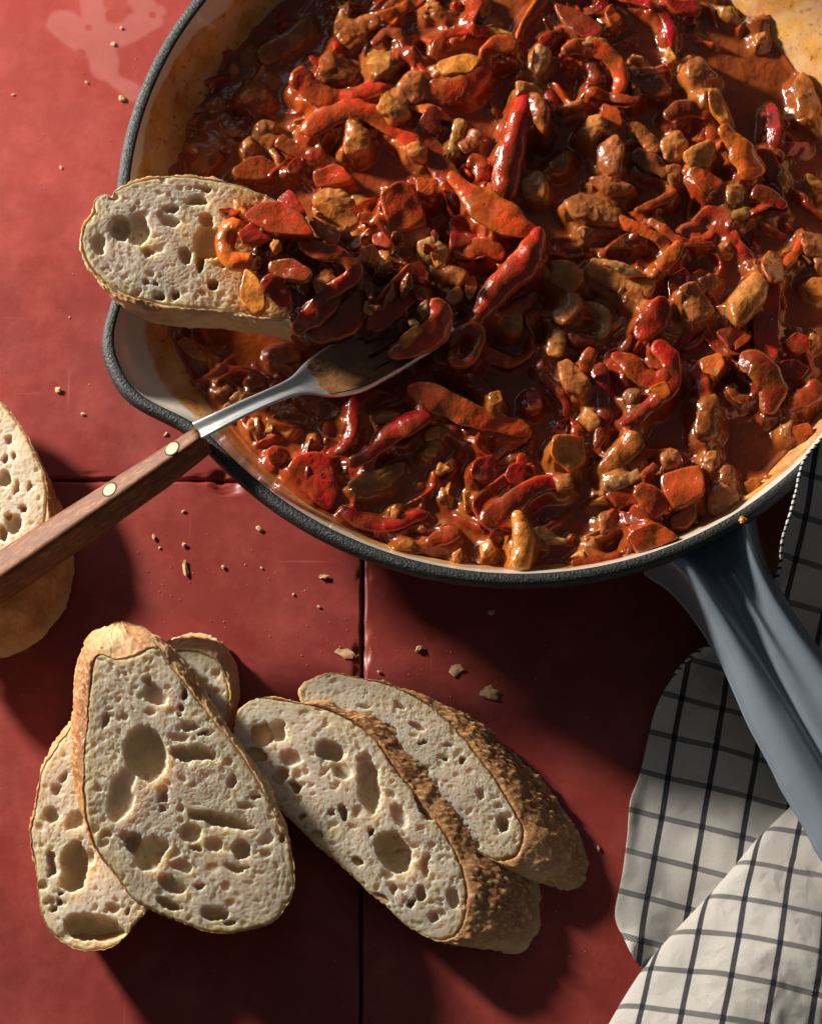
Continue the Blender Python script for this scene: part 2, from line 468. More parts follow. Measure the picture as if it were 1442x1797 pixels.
F = quads(220, 220); keep = film.ravel()[F].max(1) > .01
mk('dried_splash', np.stack([X.ravel(), Y.ravel(), np.full(X.size, .014)], 1), F[keep], M_FILM, table, cols={'film': film.ravel()})

# ------------------------------------------------------------------ skillet
pan = thing('skillet', 'blue-grey enamelled cast iron skillet with black rim and cream inside, full of stew', 'skillet')
NPH = 720
PH = np.linspace(-np.pi, np.pi, NPH, endpoint=False)
def spout(ph):
    d = 0
    for c in (-155.7, 31.0):
        a = (np.degrees(ph) - c + 180) % 360 - 180
        d = d + np.exp(-(np.abs(a) / 9.6) ** 2.6)
    return d
SPT = spout(PH)
def lathe(prof, name, mat, cols=None, flip=False, parent=pan, noise=0):
    P = np.array(prof)
    V = []
    for r, z, k in P:
        R = r + 1.48 * k * SPT
        V.append(np.stack([R * np.cos(PH), R * np.sin(PH), np.full(NPH, z)], 1))
    V = np.stack(V, 1)      # phi, profile
    return mk(name, V.reshape(-1, 3), quads(NPH, len(P), True, flip), mat, parent, cols=cols)
body = [(0, .05, 0), (6, .05, 0), (11.0, .05, 0), (11.6, .12, 0), (12.1, .45, 0), (12.8, 1.4, .05), (13.5, 2.4, .25), (14.1, 3.4, .6), (14.45, 4.0, .85), (14.62, 4.3, .96), (14.7, 4.40, 1), (14.6, 4.46, 1)]
lathe(body, 'outer_wall', M_BLUE)
rim = [(14.60, 4.38, 1), (14.74, 4.40, 1), (14.83, 4.46, 1), (14.87, 4.58, 1), (14.87, 4.74, 1), (14.84, 4.86, 1), (14.77, 4.95, 1), (14.68, 4.99, 1), (14.56, 5.0, 1), (14.46, 4.985, 1), (14.39, 4.95, 1), (14.36, 4.88, 1), (14.36, 4.7, 1)]
lathe(rim, 'rim', M_RIM)
zi = np.concatenate([np.linspace(4.955, .9, 60), [.6, .45, .4, .4]])
ri = np.concatenate([14.385 - .45 * (4.955 - zi[:60]) - .06 * (4.955 - zi[:60]) ** 2, [11.2, 10.6, 8, 0]])
ri[0] += .02
ki = sstep(zi, 2.2, 4.7)
def wall_r(z):
    return np.interp(z, zi[::-1], ri[::-1])
ZZ = np.broadcast_to(zi[None], (NPH, len(zi))); PP = np.broadcast_to(PH[:, None], (NPH, len(zi)))
cx, cy = np.cos(PP) * 14, np.sin(PP) * 14
line = 4.55 + .22 * fbm(cx * .45, cy * .45, o=3) + .12 * fbm(cx * 2, cy * 2, o=2)
deg = np.degrees(PH)
def bump_at(c, w): return np.exp(-(((deg - c + 180) % 360 - 180) / w) ** 2)
stx = sstep(fbm(np.cos(PH) * 14 * 1.3, np.sin(PH) * 14 * 1.3, o=4), .15, .4)
low = -.95 * bump_at(-157, 13) - .42 * bump_at(-138, 9) - .45 * bump_at(141, 6) - .55 * bump_at(31, 11) - .1 * bump_at(-100, 30)
line = line + low[:, None]
stain = sstep(line - ZZ, -.03, .06)
stain = stain * (1 - .25 * sstep(fbm(cx * .8, cy * .8, ZZ * 1.2, o=4), .16, .40) * sstep(ZZ, 2.9, 3.6) * sstep(cx, -6, 4))
stain = stain * (.80 + .20 * sstep(fbm(cx * 1.6 + 5, cy * 1.6, ZZ * 4, o=3), -.3, .3))
lathe(np.stack([ri, zi, ki], 1), 'inner_wall', M_CREAM, cols={'stain': stain.ravel()}, flip=True)

# handle
hp = math.radians(-62.3); ha = np.array([math.cos(hp), math.sin(hp)]); hb = np.array([-ha[1], ha[0]])
sk = np.array([13.9, 14.4, 14.8, 15.3, 16, 17.5, 19, 21, 24, 27, 30, 32, 33, 33.6])
hwk = np.array([3.0, 2.55, 2.25, 1.98, 1.77, 1.62, 1.68, 1.92, 2.12, 2.2, 2.15, 1.8, 1.2, .3])
zck = np.array([4.5, 4.72, 4.8, 4.78, 4.68, 4.4, 4.3, 4.3, 4.5, 4.8, 5.0, 5.0, 4.95, 4.7])
dvk = np.array([1.6, 1.6, 1.5, 1.35, 1.05, .62, .42, .30, .26, .24, .2, .1, .05, 0.])
ns, nx = 170, 97
ss = np.linspace(14.5, 33.6, ns)
def cs(y): # smooth interpolation
    return np.convolve(np.pad(np.interp(ss, sk, y), 4, mode='edge'), np.ones(9) / 9, 'valid')
hw, zc, dv = cs(hwk), cs(zck), cs(dvk)
xx = np.linspace(-1, 1, nx)
S_, X_ = np.meshgrid(np.arange(ns), xx, indexing='ij')
e = np.abs(X_)
ridge = np.exp(-((X_ + .62) / .32) ** 2) + np.exp(-((X_ - .60) / .27) ** 2)
top = dv[S_] * (np.clip(ridge, 0, 1) - 1)
riblet = np.exp(-((X_ - .12) / .11) ** 2) * .38 * sstep(ss[S_], 15.5, 16.2) * (1 - sstep(ss[S_], 17.5, 23))
groove = -np.exp(-((X_ + .16) / .10) ** 2) * .20 * sstep(ss[S_], 16, 18)
top = top + riblet * dv[S_] + groove
top = top - .75 * (1 - np.sqrt(np.clip(1 - e ** 7, 0, 1)))
ZT = zc[S_] + top
Wd = X_ * hw[S_] * (1 + .02 * fbm(ss[S_] * .8, X_ * 2, o=2))
ZB = zc[S_] - .8 - .35 * np.sqrt(np.clip(1 - e ** 2, 0, 1)) - .35 * sstep(-ss[S_], -17, -14)
ZB = np.minimum(ZB, ZT - .12 * np.sqrt(np.clip(1 - e ** 8, 0, 1)))
def hpt(Sg, Wg, Zg):
    s_ = ss[Sg] + (np.sqrt(14.55 ** 2 - Wg ** 2) - 14.55) * (1 - sstep(ss[Sg], 14.5, 18))
    return np.stack([ha[0] * s_ + hb[0] * Wg, ha[1] * s_ + hb[1] * Wg, Zg], -1)
Vt = hpt(S_, Wd, ZT).reshape(-1, 3); Vb = hpt(S_, Wd, ZB).reshape(-1, 3)
Ft = quads(ns, nx); n0 = len(Vt)
def strip(ia, ib): return np.stack([ia[:-1], ia[1:], ib[1:], ib[:-1]], 1)
idx = np.arange(n0).reshape(ns, nx)
Fs = [Ft, Ft[:, ::-1] + n0, strip(idx[:, 0] + n0, idx[:, 0]), strip(idx[:, -1], idx[:, -1] + n0), strip(idx[-1], idx[-1] + n0)]
mk('handle', np.vstack([Vt, Vb]), Fs, M_BLUE, pan)

# ------------------------------------------------------------------ bread
NTH, NR, NK = 640, 135, 46
def solve_plane(pts, z0, gx, gy, x0, y0):
    out = []
    for p in pts:
        z = z0
        for _ in range(12):
            g = G(p[0], p[1], z); z = z0 + gx * (g[0] - x0) + gy * (g[1] - y0)
        out.append(G(p[0], p[1], z))
    return np.array(out)
GOLD, BROWN, PALE = np.array([.70, .37, .14]), np.array([.30, .11, .04]), np.array([.84, .65, .40])
def bread(label, outline, ref, z0, gx, gy, E, holes, a0, brown, pale, seed, blister=.06, group='slices of crusty white bread', crumbcol=(.74, .61, .475), pores=1.0, soak=None):
    r0 = G(ref[0], ref[1], z0)
    O = solve_plane(outline, z0, gx, gy, r0[0], r0[1])
    O = catmull(O, NTH, True)
    x, y = O[:, 0], O[:, 1]
    area = .5 * np.sum(x * np.roll(y, -1) - np.roll(x, -1) * y)
    if area < 0: O = O[::-1].copy(); x, y = O[:, 0], O[:, 1]
    T = np.roll(O, -1, 0) - np.roll(O, 1, 0); N = np.stack([T[:, 1], -T[:, 0]], 1); N /= np.linalg.norm(N, axis=1)[:, None] + 1e-9
    sd = seed * 13.7
    jag = .045 * fbm(x * 2.1 + sd, y * 2.1, o=4) + .035 * fbm(x * 9 + sd, y * 9, o=2)
    O[:, :2] += N * jag[:, None]
    c = O.mean(0)
    c[2] = z0 + gx * (c[0] - r0[0]) + gy * (c[1] - r0[1])
    rr = np.linspace(0, 1, NR) ** .8
    P = c + rr[None, :, None] * (O[:, None, :] - c)
    X, Y, Z = P[..., 0], P[..., 1], P[..., 2].copy()
    edge = (1 - rr)[None, :] * np.linalg.norm(O[:, None, :2] - c[:2], axis=2)
    # warped coordinates for irregular holes
    wx = X + .20 * fbm(X * 1.6 + sd, Y * 1.6, o=4) + .05 * fbm(X * 7, Y * 7 + sd, o=2)
    wy = Y + .20 * fbm(X * 1.6 - sd, Y * 1.6 + 4, o=4) + .05 * fbm(X * 7 + 9, Y * 7 - sd, o=2)
    dep = np.zeros_like(X); big = np.zeros_like(X)
    for hq in holes:
        px, py, rx, ry = hq[:4]; ang = hq[4] if len(hq) > 4 else 0; D = hq[5] if len(hq) > 5 else .4
        h = solve_plane([(px, py)], z0, gx, gy, r0[0], r0[1])[0]
        a = -math.radians(ang); ca, sa = math.cos(a), math.sin(a)
        ux = ((wx - h[0]) * ca + (wy - h[1]) * sa) / (rx / 49.); uy = (-(wx - h[0]) * sa + (wy - h[1]) * ca) / (ry / 47.)
        q = np.sqrt(ux ** 2 + uy ** 2)
        d = D * np.sqrt(np.clip(1 - q ** 2.6, 0, 1)) ** .8
        dep = np.maximum(dep, d); big = np.maximum(big, sstep(1.06 - q, 0, .1))
    fr = fbm(X * .9 + sd, Y * .9 + 3, o=2)
    small = np.zeros_like(X)
    for cell, rmn, rmx, pr, k, s_ in ((.62, .3, .75, .26 * pores, .9, 1), (.33, .3, .8, .30 * pores, .85, 2), (.17, .35, .9, .34, .7, 3)):
        q, br = worley(wx, wy * 1.15, cell, seed * 5 + s_, rmn, rmx, pr)
        small = np.maximum(small, k * br * 1.05 * np.sqrt(np.clip(1 - q ** 2, 0, 1)) * np.clip(.75 + 1.2 * fr, .3, 1.2))
    em = sstep(edge, .03, .14)
    f1 = foam(wx * 1.15, wy * .9, .34, seed); f2 = foam(wx * 1.1, wy, .15, seed + 5); f3 = foam(wx, wy, .075, seed + 9)
    a1 = sstep(fbm(X * 1.0 - sd, Y * 1.0, o=3), -.25, .35)
    cells = .022 * a1 * sstep(f1, .0, .7) + .015 * sstep(f2, .0, .7) + .007 * sstep(f3, .0, .6)
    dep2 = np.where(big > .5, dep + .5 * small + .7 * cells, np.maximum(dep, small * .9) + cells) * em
    hump = .035 * fbm(X * 1.1, Y * 1.1 + sd, o=3) + .006 * fbm(X * 11, Y * 11, o=2)
    dep = dep * (1 + .25 * fbm(X * 2.2, Y * 2.2 + sd, o=3))
    # proud little strands round the holes
    Z = Z - dep2 + hump * em - .07 * (1 - sstep(edge, 0, .10)) + .03 * em
    tint = np.ones(X.shape + (3,)) * np.array(crumbcol) * (1 + .10 * fbm(X * .8 + sd, Y * .8, o=4))[..., None]
    yl = sstep(fbm(X * 1.3 - sd, Y * 1.3, o=3), .1, .5)[..., None] * .35; tint = tint * (1 - yl) + np.array([.84, .64, .36]) * yl
    m = sstep(dep2, .06, .45)[..., None] * .85; tint = tint * (1 - m) + np.array([.58, .43, .26]) * m  # tan hole membranes, with the shade of deep holes put into the colour
    m = (1 - sstep(edge + .06 * fbm(X * 3, Y * 3 + sd, o=3), .05, .55))[..., None] * .7; tint = tint * (1 - m) + np.array([.78, .54, .28]) * m
    if soak:
        c_ = solve_plane([soak[:2]], z0, gx, gy, r0[0], r0[1])[0]; q = np.hypot(X - c_[0], Y - c_[1]) / (soak[2] / 49.) + .35 * fbm(X * 1.5, Y * 1.5, o=4)
        m = (1 - sstep(q, .85, 1.25))[..., None]; tint = tint * (1 - m) + np.array([.48, .13, .02]) * m
        m = ((1 - sstep(q, 1.1, 1.6)) * .4)[..., None]; tint = tint * (1 - m) + np.array([.80, .46, .16]) * m
    # crust colour round the outline
    na = np.degrees(np.arctan2(N[:, 1], N[:, 0]))
    def crustcol(nang, cxx, cyy, czz, t):
        b = np.cos(np.radians(nang - a0)) * .6 + .4
        b = b * brown + .75 * fbm(cxx * 1.1 + sd, cyy * 1.1, czz * 1.1, o=4) + .10 * fbm(cxx * 4, cyy * 4, czz * 4 + sd, o=3)
        b = np.clip(b, 0, 1)[..., None]
        p = np.clip(pale + .5 * fbm(cxx * .8 - sd, cyy * .8, czz, o=3) - .8 * b[..., 0], 0, 1)[..., None]
        col = GOLD * (1 - p) + PALE * p
        return col * (1 - b) + BROWN * b
    cc = crustcol(na, O[:, 0], O[:, 1], O[:, 2], 0)
    m = (1 - sstep(edge + .09 * fbm(X * 3, Y * 3 + sd, o=3), .0, .12))[..., None]
    tint = tint * (1 - m) + cc[:, None, :] * m
    root = thing('bread_slice', label, 'bread slice', tuple(O.mean(0) + np.array(E)), group)
    off = -(np.array(O.mean(0)) + np.array(E))
    V = np.stack([X, Y, Z], -1).reshape(-1, 3) + off
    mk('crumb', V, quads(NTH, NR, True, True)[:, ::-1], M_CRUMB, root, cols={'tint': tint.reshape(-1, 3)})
    # crust skin
    t = np.linspace(0, 1, NK)[None, :]
    E = np.array(E, float)
    Fk = np.fft.rfft(O, axis=0); Fk[5:] = 0; OL = np.fft.irfft(Fk, NTH, axis=0)
    lk = sstep(t, 0, .45)[..., None] * .8
    B = O[:, None, :] * (1 - lk) + OL[:, None, :] * lk + E * t[..., None]
    B[:, 0, 2] = (Z[:, -1])
    Nx, Ny = N[:, 0:1], N[:, 1:2]
    bx, by, bz = B[..., 0], B[..., 1], B[..., 2]
    bulge = .10 * np.sin(np.pi * t)
    s_arc = np.concatenate([[0], np.cumsum(np.linalg.norm(np.diff(O, axis=0), axis=1))])[:, None]
    tl = t * np.linalg.norm(E)
    q, br = worley(s_arc + .08 * fbm(bx * 3, by * 3, bz * 3), tl + 0 * s_arc + seed * 3, .34, seed, .35, .95, .7)
    q2, br2 = worley(s_arc + 0 * tl, tl + 0 * s_arc, .16, seed + 3, .5, 1.0, .8)
    bl = np.clip(1 - q ** 2, 0, 1); bl2 = np.clip(1 - q2 ** 2, 0, 1)
    disp = bulge + .8 * blister * bl * np.clip(.7 + 1.2 * fbm(bx, by, bz * 1.3, o=2), 0, 1.3) + blister * .2 * bl2 + .15 * fbm(bx * 1.3 + sd, by * 1.3, bz * 1.3, o=3) + .02 * fbm(bx * 9, by * 9, bz * 9, o=2)
    disp = disp * sstep(t, 0, .06)
    B[..., 0] += Nx * disp; B[..., 1] += Ny * disp; B[..., 2] += .55 * disp + .22 * np.sin(np.pi * t) ** .8
    nn = np.broadcast_to(na[:, None], bx.shape)
    col = crustcol(nn, bx, by, bz, t)
    hb_ = (np.maximum(bl * .8, bl2 * .55) * sstep(blister, .02, .08))[..., None]; col = col * (1 - hb_) + (np.array([.76, .50, .24])) * hb_
    fl = (sstep(t, .75, 1.) * .5)[..., None] * np.ones_like(col[..., :1]); col = col * (1 - fl) + PALE * fl
    mk('crust', B.reshape(-1, 3) + off, quads(NTH, NK, True), M_CRUST, root, cols={'tint': col.reshape(-1, 3)})
    # cut face underneath
    bo = B[:, -1, :]; bc = bo.mean(0)
    rb = np.linspace(1, 0, 12)[None, :, None]
    L = bc + rb * (bo[:, None, :] - bc)
    tb = np.ones((NTH * 12, 3)) * np.array([.74, .62, .44])
    mk('cut_back', L.reshape(-1, 3) + off, quads(NTH, 12, True), M_CRUMB, root, cols={'tint': tb})
    return root

# slice lying under the fork at the left edge
bread('cut-off bread slice at the left edge under the wooden fork handle',
      [(-170, 640), (-90, 640), (-30, 672), (8, 712), (40, 752), (62, 795), (78, 838), (82, 880), (74, 930), (50, 985), (10, 1030), (-60, 1050), (-150, 1020), (-210, 900), (-215, 740)],
      (0, 850), 1.9, .02, .0, (.85, -1.75, -1.85),
      [(8, 840, 14, 15, 0, .4), (39, 894, 7, 10, 0, .5), (22, 920, 14, 14, 0, .5), (28, 854, 5, 14, 0, .3), (8, 804, 8, 10, 0, .4), (5, 934, 8, 14, 0, .5), (14, 906, 6, 7, 0, .4), (30, 800, 5, 8, 0, .3), (48, 855, 5, 9, 0, .3), (15, 770, 6, 9, 0, .3)],
      30, .50, .55, 1, .045)
# slice dipped in the pan
S2 = bread('bread slice resting on the skillet rim with stew heaped on one end',
      [(142, 425), (150, 392), (164, 372), (166, 350), (182, 341), (196, 345), (205, 332), (250, 315), (320, 308), (400, 320), (455, 337), (520, 372), (590, 420), (640, 480), (630, 530), (580, 556), (500, 560), (400, 546), (300, 536), (232, 520), (182, 492), (152, 456)],
      (360, 430), 6.3, -.14, .10, (.25, -.30, -1.3),
      [(211, 401, 20, 24, 20, .45), (243, 400, 22, 30, 0, .4), (175, 430, 12, 18, 0, .3), (303, 367, 17, 10, 0, .4), (346, 353, 19, 10, 0, .5), (300, 391, 16, 11, 0, .35), (362, 387, 15, 12, 0, .35), (258, 440, 14, 8, 20, .5),
       (324, 450, 14, 15, 0, .45), (368, 425, 27, 30, 10, .5), (353, 460, 9, 20, 0, .6), (376, 498, 11, 11, 0, .6), (310, 518, 11, 10, -20, .7), (279, 519, 8, 8, 0, .7), (397, 462, 12, 8, -30, .35), (254, 498, 8, 7, 0, .3), (362, 329, 11, 6, 0, .4), (274, 497, 5, 6, 0, .5)],
      90, .12, .75, 2, .05, crumbcol=(.72, .59, .48), soak=(560, 455, 175))
# the crossed pair
bread('lower bread slice of the crossed pair, with two big holes at its lower end',
      [(135, 1262), (97, 1314), (72, 1358), (63, 1415), (54, 1460), (60, 1510), (66, 1560), (74, 1612), (98, 1645), (140, 1668), (194, 1664), (232, 1628), (258, 1595), (300, 1520), (350, 1400), (390, 1290), (401, 1240), (398, 1195), (380, 1160), (340, 1142), (290, 1150), (230, 1190), (180, 1225)],
      (200, 1450), 1.95, 0, 0, (.22, 1.15, -1.8),
      [(129, 1519, 27, 42, -8, .95), (165, 1629, 52, 22, 12, 1.0), (130, 1437, 17, 17, 0, .3), (87, 1427, 12, 17, -30, .35), (99, 1383, 8, 10, 0, .3), (112, 1363, 8, 12, 20, .3), (86, 1521, 8, 20, 0, .45), (158, 1506, 9, 14, -20, .35), (106, 1580, 7, 6, 0, .4),
       (94, 1593, 10, 9, 0, .4), (199, 1593, 12, 9, 0, .25), (224, 1603, 6, 8, 0, .3), (109, 1565, 6, 5, 0, .5), (351, 1209, 6, 5, 0, .3), (365, 1225, 5, 6, 0, .3), (88, 1500, 6, 9, -20, .4)],
      205, .62, .40, 3, .06)
bread('upper bread slice of the crossed pair, lying across the other',
      [(171, 1150), (205, 1157), (240, 1150), (268, 1136), (295, 1163), (338, 1217), (373, 1260), (419, 1318), (458, 1380), (489, 1438), (509, 1489), (516, 1535), (513, 1574), (481, 1617), (439, 1632), (388, 1640), (330, 1625), (272, 1601), (233, 1578), (206, 1539), (171, 1493), (151, 1438), (147, 1380), (147, 1322), (153, 1267), (157, 1213)],
      (330, 1400), 3.2, -.09, .09, (-.62, 1.55, -1.6),
      [(256, 1322, 38, 48, -20, .75), (338, 1322, 42, 14, 4, .55), (212, 1395, 22, 48, 20, .28), (272, 1217, 22, 14, 30, .3), (388, 1438, 55, 13, 12, .55), (262, 1497, 26, 34, 40, .6), (235, 1478, 18, 18, 0, .5), (300, 1550, 24, 13, 25, .4), (377, 1603, 24, 14, 0, .5),
       (403, 1622, 14, 8, 0, .4), (296, 1586, 22, 9, 25, .5), (334, 1271, 16, 10, 0, .35), (357, 1283, 9, 6, 0, .4), (318, 1291, 18, 9, 0, .2), (335, 1465, 18, 17, 0, .3), (375, 1481, 18, 12, 0, .25), (424, 1490, 17, 16, 0, .45), (415, 1520, 24, 7, 10, .3),
       (288, 1398, 9, 8, 0, .35), (404, 1376, 10, 12, 0, .3), (493, 1469, 7, 9, 0, .35), (447, 1396, 9, 6, 0, .3), (183, 1267, 7, 14, 0, .35), (346, 1555, 10, 8, 20, .35), (323, 1217, 6, 8, 0, .45), (317, 1238, 6, 7, 0, .4), (312, 1252, 8, 5, 0, .3), (283, 1418, 7, 9, 0, .35),
       (343, 1490, 12, 6, 0, .3), (320, 1520, 18, 8, 10, .25), (365, 1440, 10, 10, 0, .2), (430, 1415, 14, 7, 0, .2)],
      205, .70, .40, 4, .06, crumbcol=(.73, .60, .47))
# pair at the right
bread('rear bread slice of the right-hand pair, dark blistered crust outermost',
      [(524, 1219), (537, 1196), (574, 1182), (620, 1187), (675, 1200), (730, 1223), (775, 1255), (812, 1292), (844, 1333), (876, 1379), (903, 1425), (917, 1462), (905, 1500), (870, 1510), (810, 1480), (740, 1420), (660, 1350), (590, 1290), (545, 1250)],
      (740, 1330), 1.5, -.03, .05, (2.55, -.92, -1.3),
      [(670, 1276, 28, 12, 25, .6), (739, 1299, 10, 5, 0, .4), (782, 1333, 6, 5, 0, .4), (814, 1333, 8, 5, 20, .4), (885, 1445, 11, 16, 0, .55), (730, 1273, 14, 6, 20, .2), (784, 1306, 12, 5, 20, .2), (702, 1237, 10, 4, 10, .2), (640, 1240, 12, 5, 0, .15), (840, 1395, 10, 12, 20, .25)],
      38, .85, .30, 5, .085)
bread('front bread slice of the right-hand pair, broad crust side showing',
      [(410, 1292), (414, 1255), (427, 1237), (455, 1225), (491, 1228), (551, 1237), (606, 1260), (656, 1296), (693, 1347), (729, 1393), (761, 1434), (789, 1479), (812, 1530), (819, 1576), (813, 1617), (796, 1645), (761, 1649), (720, 1630), (675, 1589), (638, 1557), (583, 1507), (537, 1466), (491, 1420), (459, 1379), (427, 1330)],
      (620, 1440), 1.7, -.04, .05, (2.75, -.36, -1.45),
      [(464, 1292, 21, 22, 0, .45), (489, 1283, 18, 20, 0, .4), (450, 1324, 18, 12, 20, .4), (510, 1333, 18, 16, 0, .25), (494, 1363, 16, 15, 0, .35), (521, 1379, 9, 14, 0, .65), (578, 1319, 26, 17, 30, .6), (601, 1351, 20, 16, 30, .3), (649, 1379, 22, 48, -10, .55),
       (601, 1425, 8, 16, -15, .5), (688, 1493, 28, 40, -25, .85), (747, 1521, 9, 22, -10, .3), (739, 1571, 11, 15, 0, .45), (794, 1576, 15, 14, 0, .3), (723, 1589, 9, 7, 0, .5), (670, 1576, 12, 7, 10, .5), (627, 1512, 11, 9, 20, .5), (649, 1461, 5, 9, 0, .5),
       (748, 1411, 18, 30, -35, .55), (533, 1434, 7, 6, 0, .3), (580, 1425, 7, 6, 0, .3), (640, 1330, 14, 10, 0, .2), (700, 1430, 14, 22, -20, .2), (758, 1611, 8, 8, 0, .3), (693, 1560, 8, 8, 0, .3)],
      42, .85, .35, 6, .085, crumbcol=(.76, .63, .50))

# ------------------------------------------------------------------ fork
fork = thing('fork', 'steel fork with riveted wooden handle lying in the stew over the skillet rim', 'fork', tuple(G(345, 757, 5.2)))
foff = -np.array(G(345, 757, 5.2))
hA = np.array(G(345.5, 758, 5.95)); hB = np.array(G(0, 986, 3.5)); hd = hB - hA; hl = np.linalg.norm(hd); hd /= hl
sd_ = np.cross(hd, [0, 0, 1]); sd_ /= np.linalg.norm(sd_); up_ = np.cross(sd_, hd)
if up_[2] < 0: up_ = -up_
if sd_[0] > 0: sd_ = -sd_          # sd_ points to the upper left
rl = math.radians(27)
u2 = up_ * math.cos(rl) + sd_ * math.sin(rl); w2 = sd_ * math.cos(rl) - up_ * math.sin(rl)
n_s, n_a = 90, 48
sv = np.linspace(0, 12.4, n_s)
V = []
ang = np.linspace(0, 2 * np.pi, n_a, endpoint=False)
for i, s in enumerate(sv):
    hwid = np.interp(s, [0, 2, 8.4, 11, 12.4], [.34, .42, .64, .68, .6]); ht = np.interp(s, [0, 2, 8.4, 12.4], [.50, .60, .66, .60])
    k = 1 - .10 * (1 - sstep(s, 0, .14)) - .25 * sstep(s, 12.1, 12.4)
    c, sn = np.cos(ang), np.sin(ang)
    p = 7.0
    q = (np.abs(c) ** p + np.abs(sn) ** p) ** (-1 / p)
    ch = 1 - .0 * ang
    wq = hwid * k * q * c; uq = ht * k * q * sn
    # gently chamfered lower edges
    V.append(hA + hd * s + np.outer(wq, w2) + np.outer(uq - ht, u2))
V = np.array(V)
# own axes so the grain runs along the handle
R = np.stack([hd, w2, u2], 1)
def in_frame(P): return (P - hA) @ R
from mathutils import Matrix
def place(o):
    M = Matrix([[*R[0], 0], [*R[1], 0], [*R[2], 0], [0, 0, 0, 1]])
    M.translation = Vector((hA + foff) * U)
    o.matrix_local = M
    return o
Vf = in_frame(V.reshape(-1, 3)); nV = len(Vf)
Vf = np.vstack([Vf, Vf[:n_a].mean(0), Vf[-n_a:].mean(0)])
idx = np.arange(nV).reshape(n_s, n_a); nxt = np.roll(idx, -1, 1)
Fq = np.stack([idx[:-1].ravel(), nxt[:-1].ravel(), nxt[1:].ravel(), idx[1:].ravel()], 1)
Ft = np.vstack([np.stack([nxt[0], idx[0], np.full(n_a, nV)], 1), np.stack([idx[-1], nxt[-1], np.full(n_a, nV + 1)], 1)])
place(mk('handle', Vf, [Fq, Ft], M_WOOD, fork))
def rivet(px, py):
    s = None
    best = 9e9
    for t in np.linspace(0, 10, 400):
        p = hA + hd * t; v = p - CAM; w = v @ np.array([0, math.cos(EL), -math.sin(EL)])
        X = 721 + FPX * v[0] / w; Y = 898.5 - FPX * (v @ np.array([0, math.sin(EL), math.cos(EL)])) / w
        d = (X - px) ** 2 + (Y - py) ** 2
        if d < best: best = d; s = t
    for nm, r, h, mt, zo in (('rivet', .265, .012, M_BRASS, .012), ('rivet_collar', .315, .004, M_GAP, .004)):
        prof = [(0, h), (.5 * r, h), (.85 * r, h * .9), (r, h * .4), (r, -.03)]
        a = np.linspace(0, 2 * np.pi, 40, endpoint=False)
        Vv = np.array([[s + q * math.cos(t), q * math.sin(t), z] for t in a for q, z in prof])
        place(mk(nm, Vv, quads(40, 5, True), mt, fork))
rivet(299, 783); rivet(192, 858)

cp = [(345, 757, 5.75), (385, 737, 5.85), (430, 715, 5.80), (480, 693, 5.65), (520, 677, 5.35), (560, 664, 4.95), (610, 645, 4.62), (655, 620, 4.45), (695, 597, 4.4), (735, 572, 4.5), (772, 548, 4.45)]
C3 = np.array([G(*p) for p in cp])
hwf = np.array([.40, .36, .33, .32, .42, .85, 1.08, 1.12, 1.1, 1.08, 1.02])
nS, nW = 190, 61
CC = catmull(np.column_stack([C3, hwf]), nS)
ctr, hwv = CC[:, :3], CC[:, 3]
Tn = np.gradient(ctr, axis=0); Tn /= np.linalg.norm(Tn, axis=1)[:, None]
Sd = np.cross(Tn, [0, 0, 1]); Sd /= np.linalg.norm(Sd, axis=1)[:, None]      # to the lower right
Up = np.cross(Sd, Tn)
tt = np.linspace(0, 1, nS)
rr_ = np.radians(np.interp(tt, [0, .35, .6, 1], [15, 12, 6, 4]))[:, None]
Sr = Sd * np.cos(rr_) - Up * np.sin(rr_); Ur = Up * np.cos(rr_) + Sd * np.sin(rr_)
# keep the roll consistent with the wood: top leans to the upper left
Ur = Up * np.cos(rr_) - Sd * np.sin(rr_); Sr = Sd * np.cos(rr_) + Up * np.sin(rr_)
wv = np.linspace(-1, 1, nW)
Sg, Wg = np.meshgrid(np.arange(nS), wv, indexing='ij')
hd_ = sstep(tt, .42, .60)[Sg]
prof = (1 - hd_) * (-.06 * np.cos(np.pi * Wg) + .02 * Wg ** 2 - .05 * Wg ** 8) + hd_ * (.30 * Wg ** 2 - .12)
P3 = ctr[Sg] + Sr[Sg] * (Wg * hwv[Sg])[..., None] + Ur[Sg] * prof[..., None]
F = quads(nS, nW)
si = Sg.ravel()[F].mean(1); wi = Wg.ravel()[F].mean(1); ti = si / nS
slot0 = .70
inslot = np.zeros(len(F), bool)
for c0, st in ((-.5, .71), (0, .69), (.48, .67)):
    inslot |= (np.abs(wi - c0) < .10 * np.minimum(1, np.sqrt(np.clip((ti - st) / .012, 0, 1)))) & (ti > st)
steel = mk('head', P3.reshape(-1, 3) + foff, F[~inslot][:, ::-1], M_STEEL, fork)
so = steel.modifiers.new('thick', 'SOLIDIFY'); so.thickness = .17 * U; so.offset = -1
bv = steel.modifiers.new('round', 'BEVEL'); bv.width = .03 * U; bv.segments = 2; bv.limit_method = 'ANGLE'; bv.angle_limit = math.radians(50)
Pf = P3 + Ur[Sg] * (.035 + .02 * fbm(P3[..., 0] * 3, P3[..., 1] * 3, o=3))[..., None]
msk = (ti + .02 * fbm(P3[..., 0].ravel()[F].mean(1) * 3, P3[..., 1].ravel()[F].mean(1) * 3, o=3) > .475) & (ti < .97) & (np.abs(wi) < .93 + .05 * fbm(si * .13, wi * 3, o=3)) & ~inslot
mk('sauce_film', Pf.reshape(-1, 3) + foff, F[msk][:, ::-1], M_FILMS, fork)

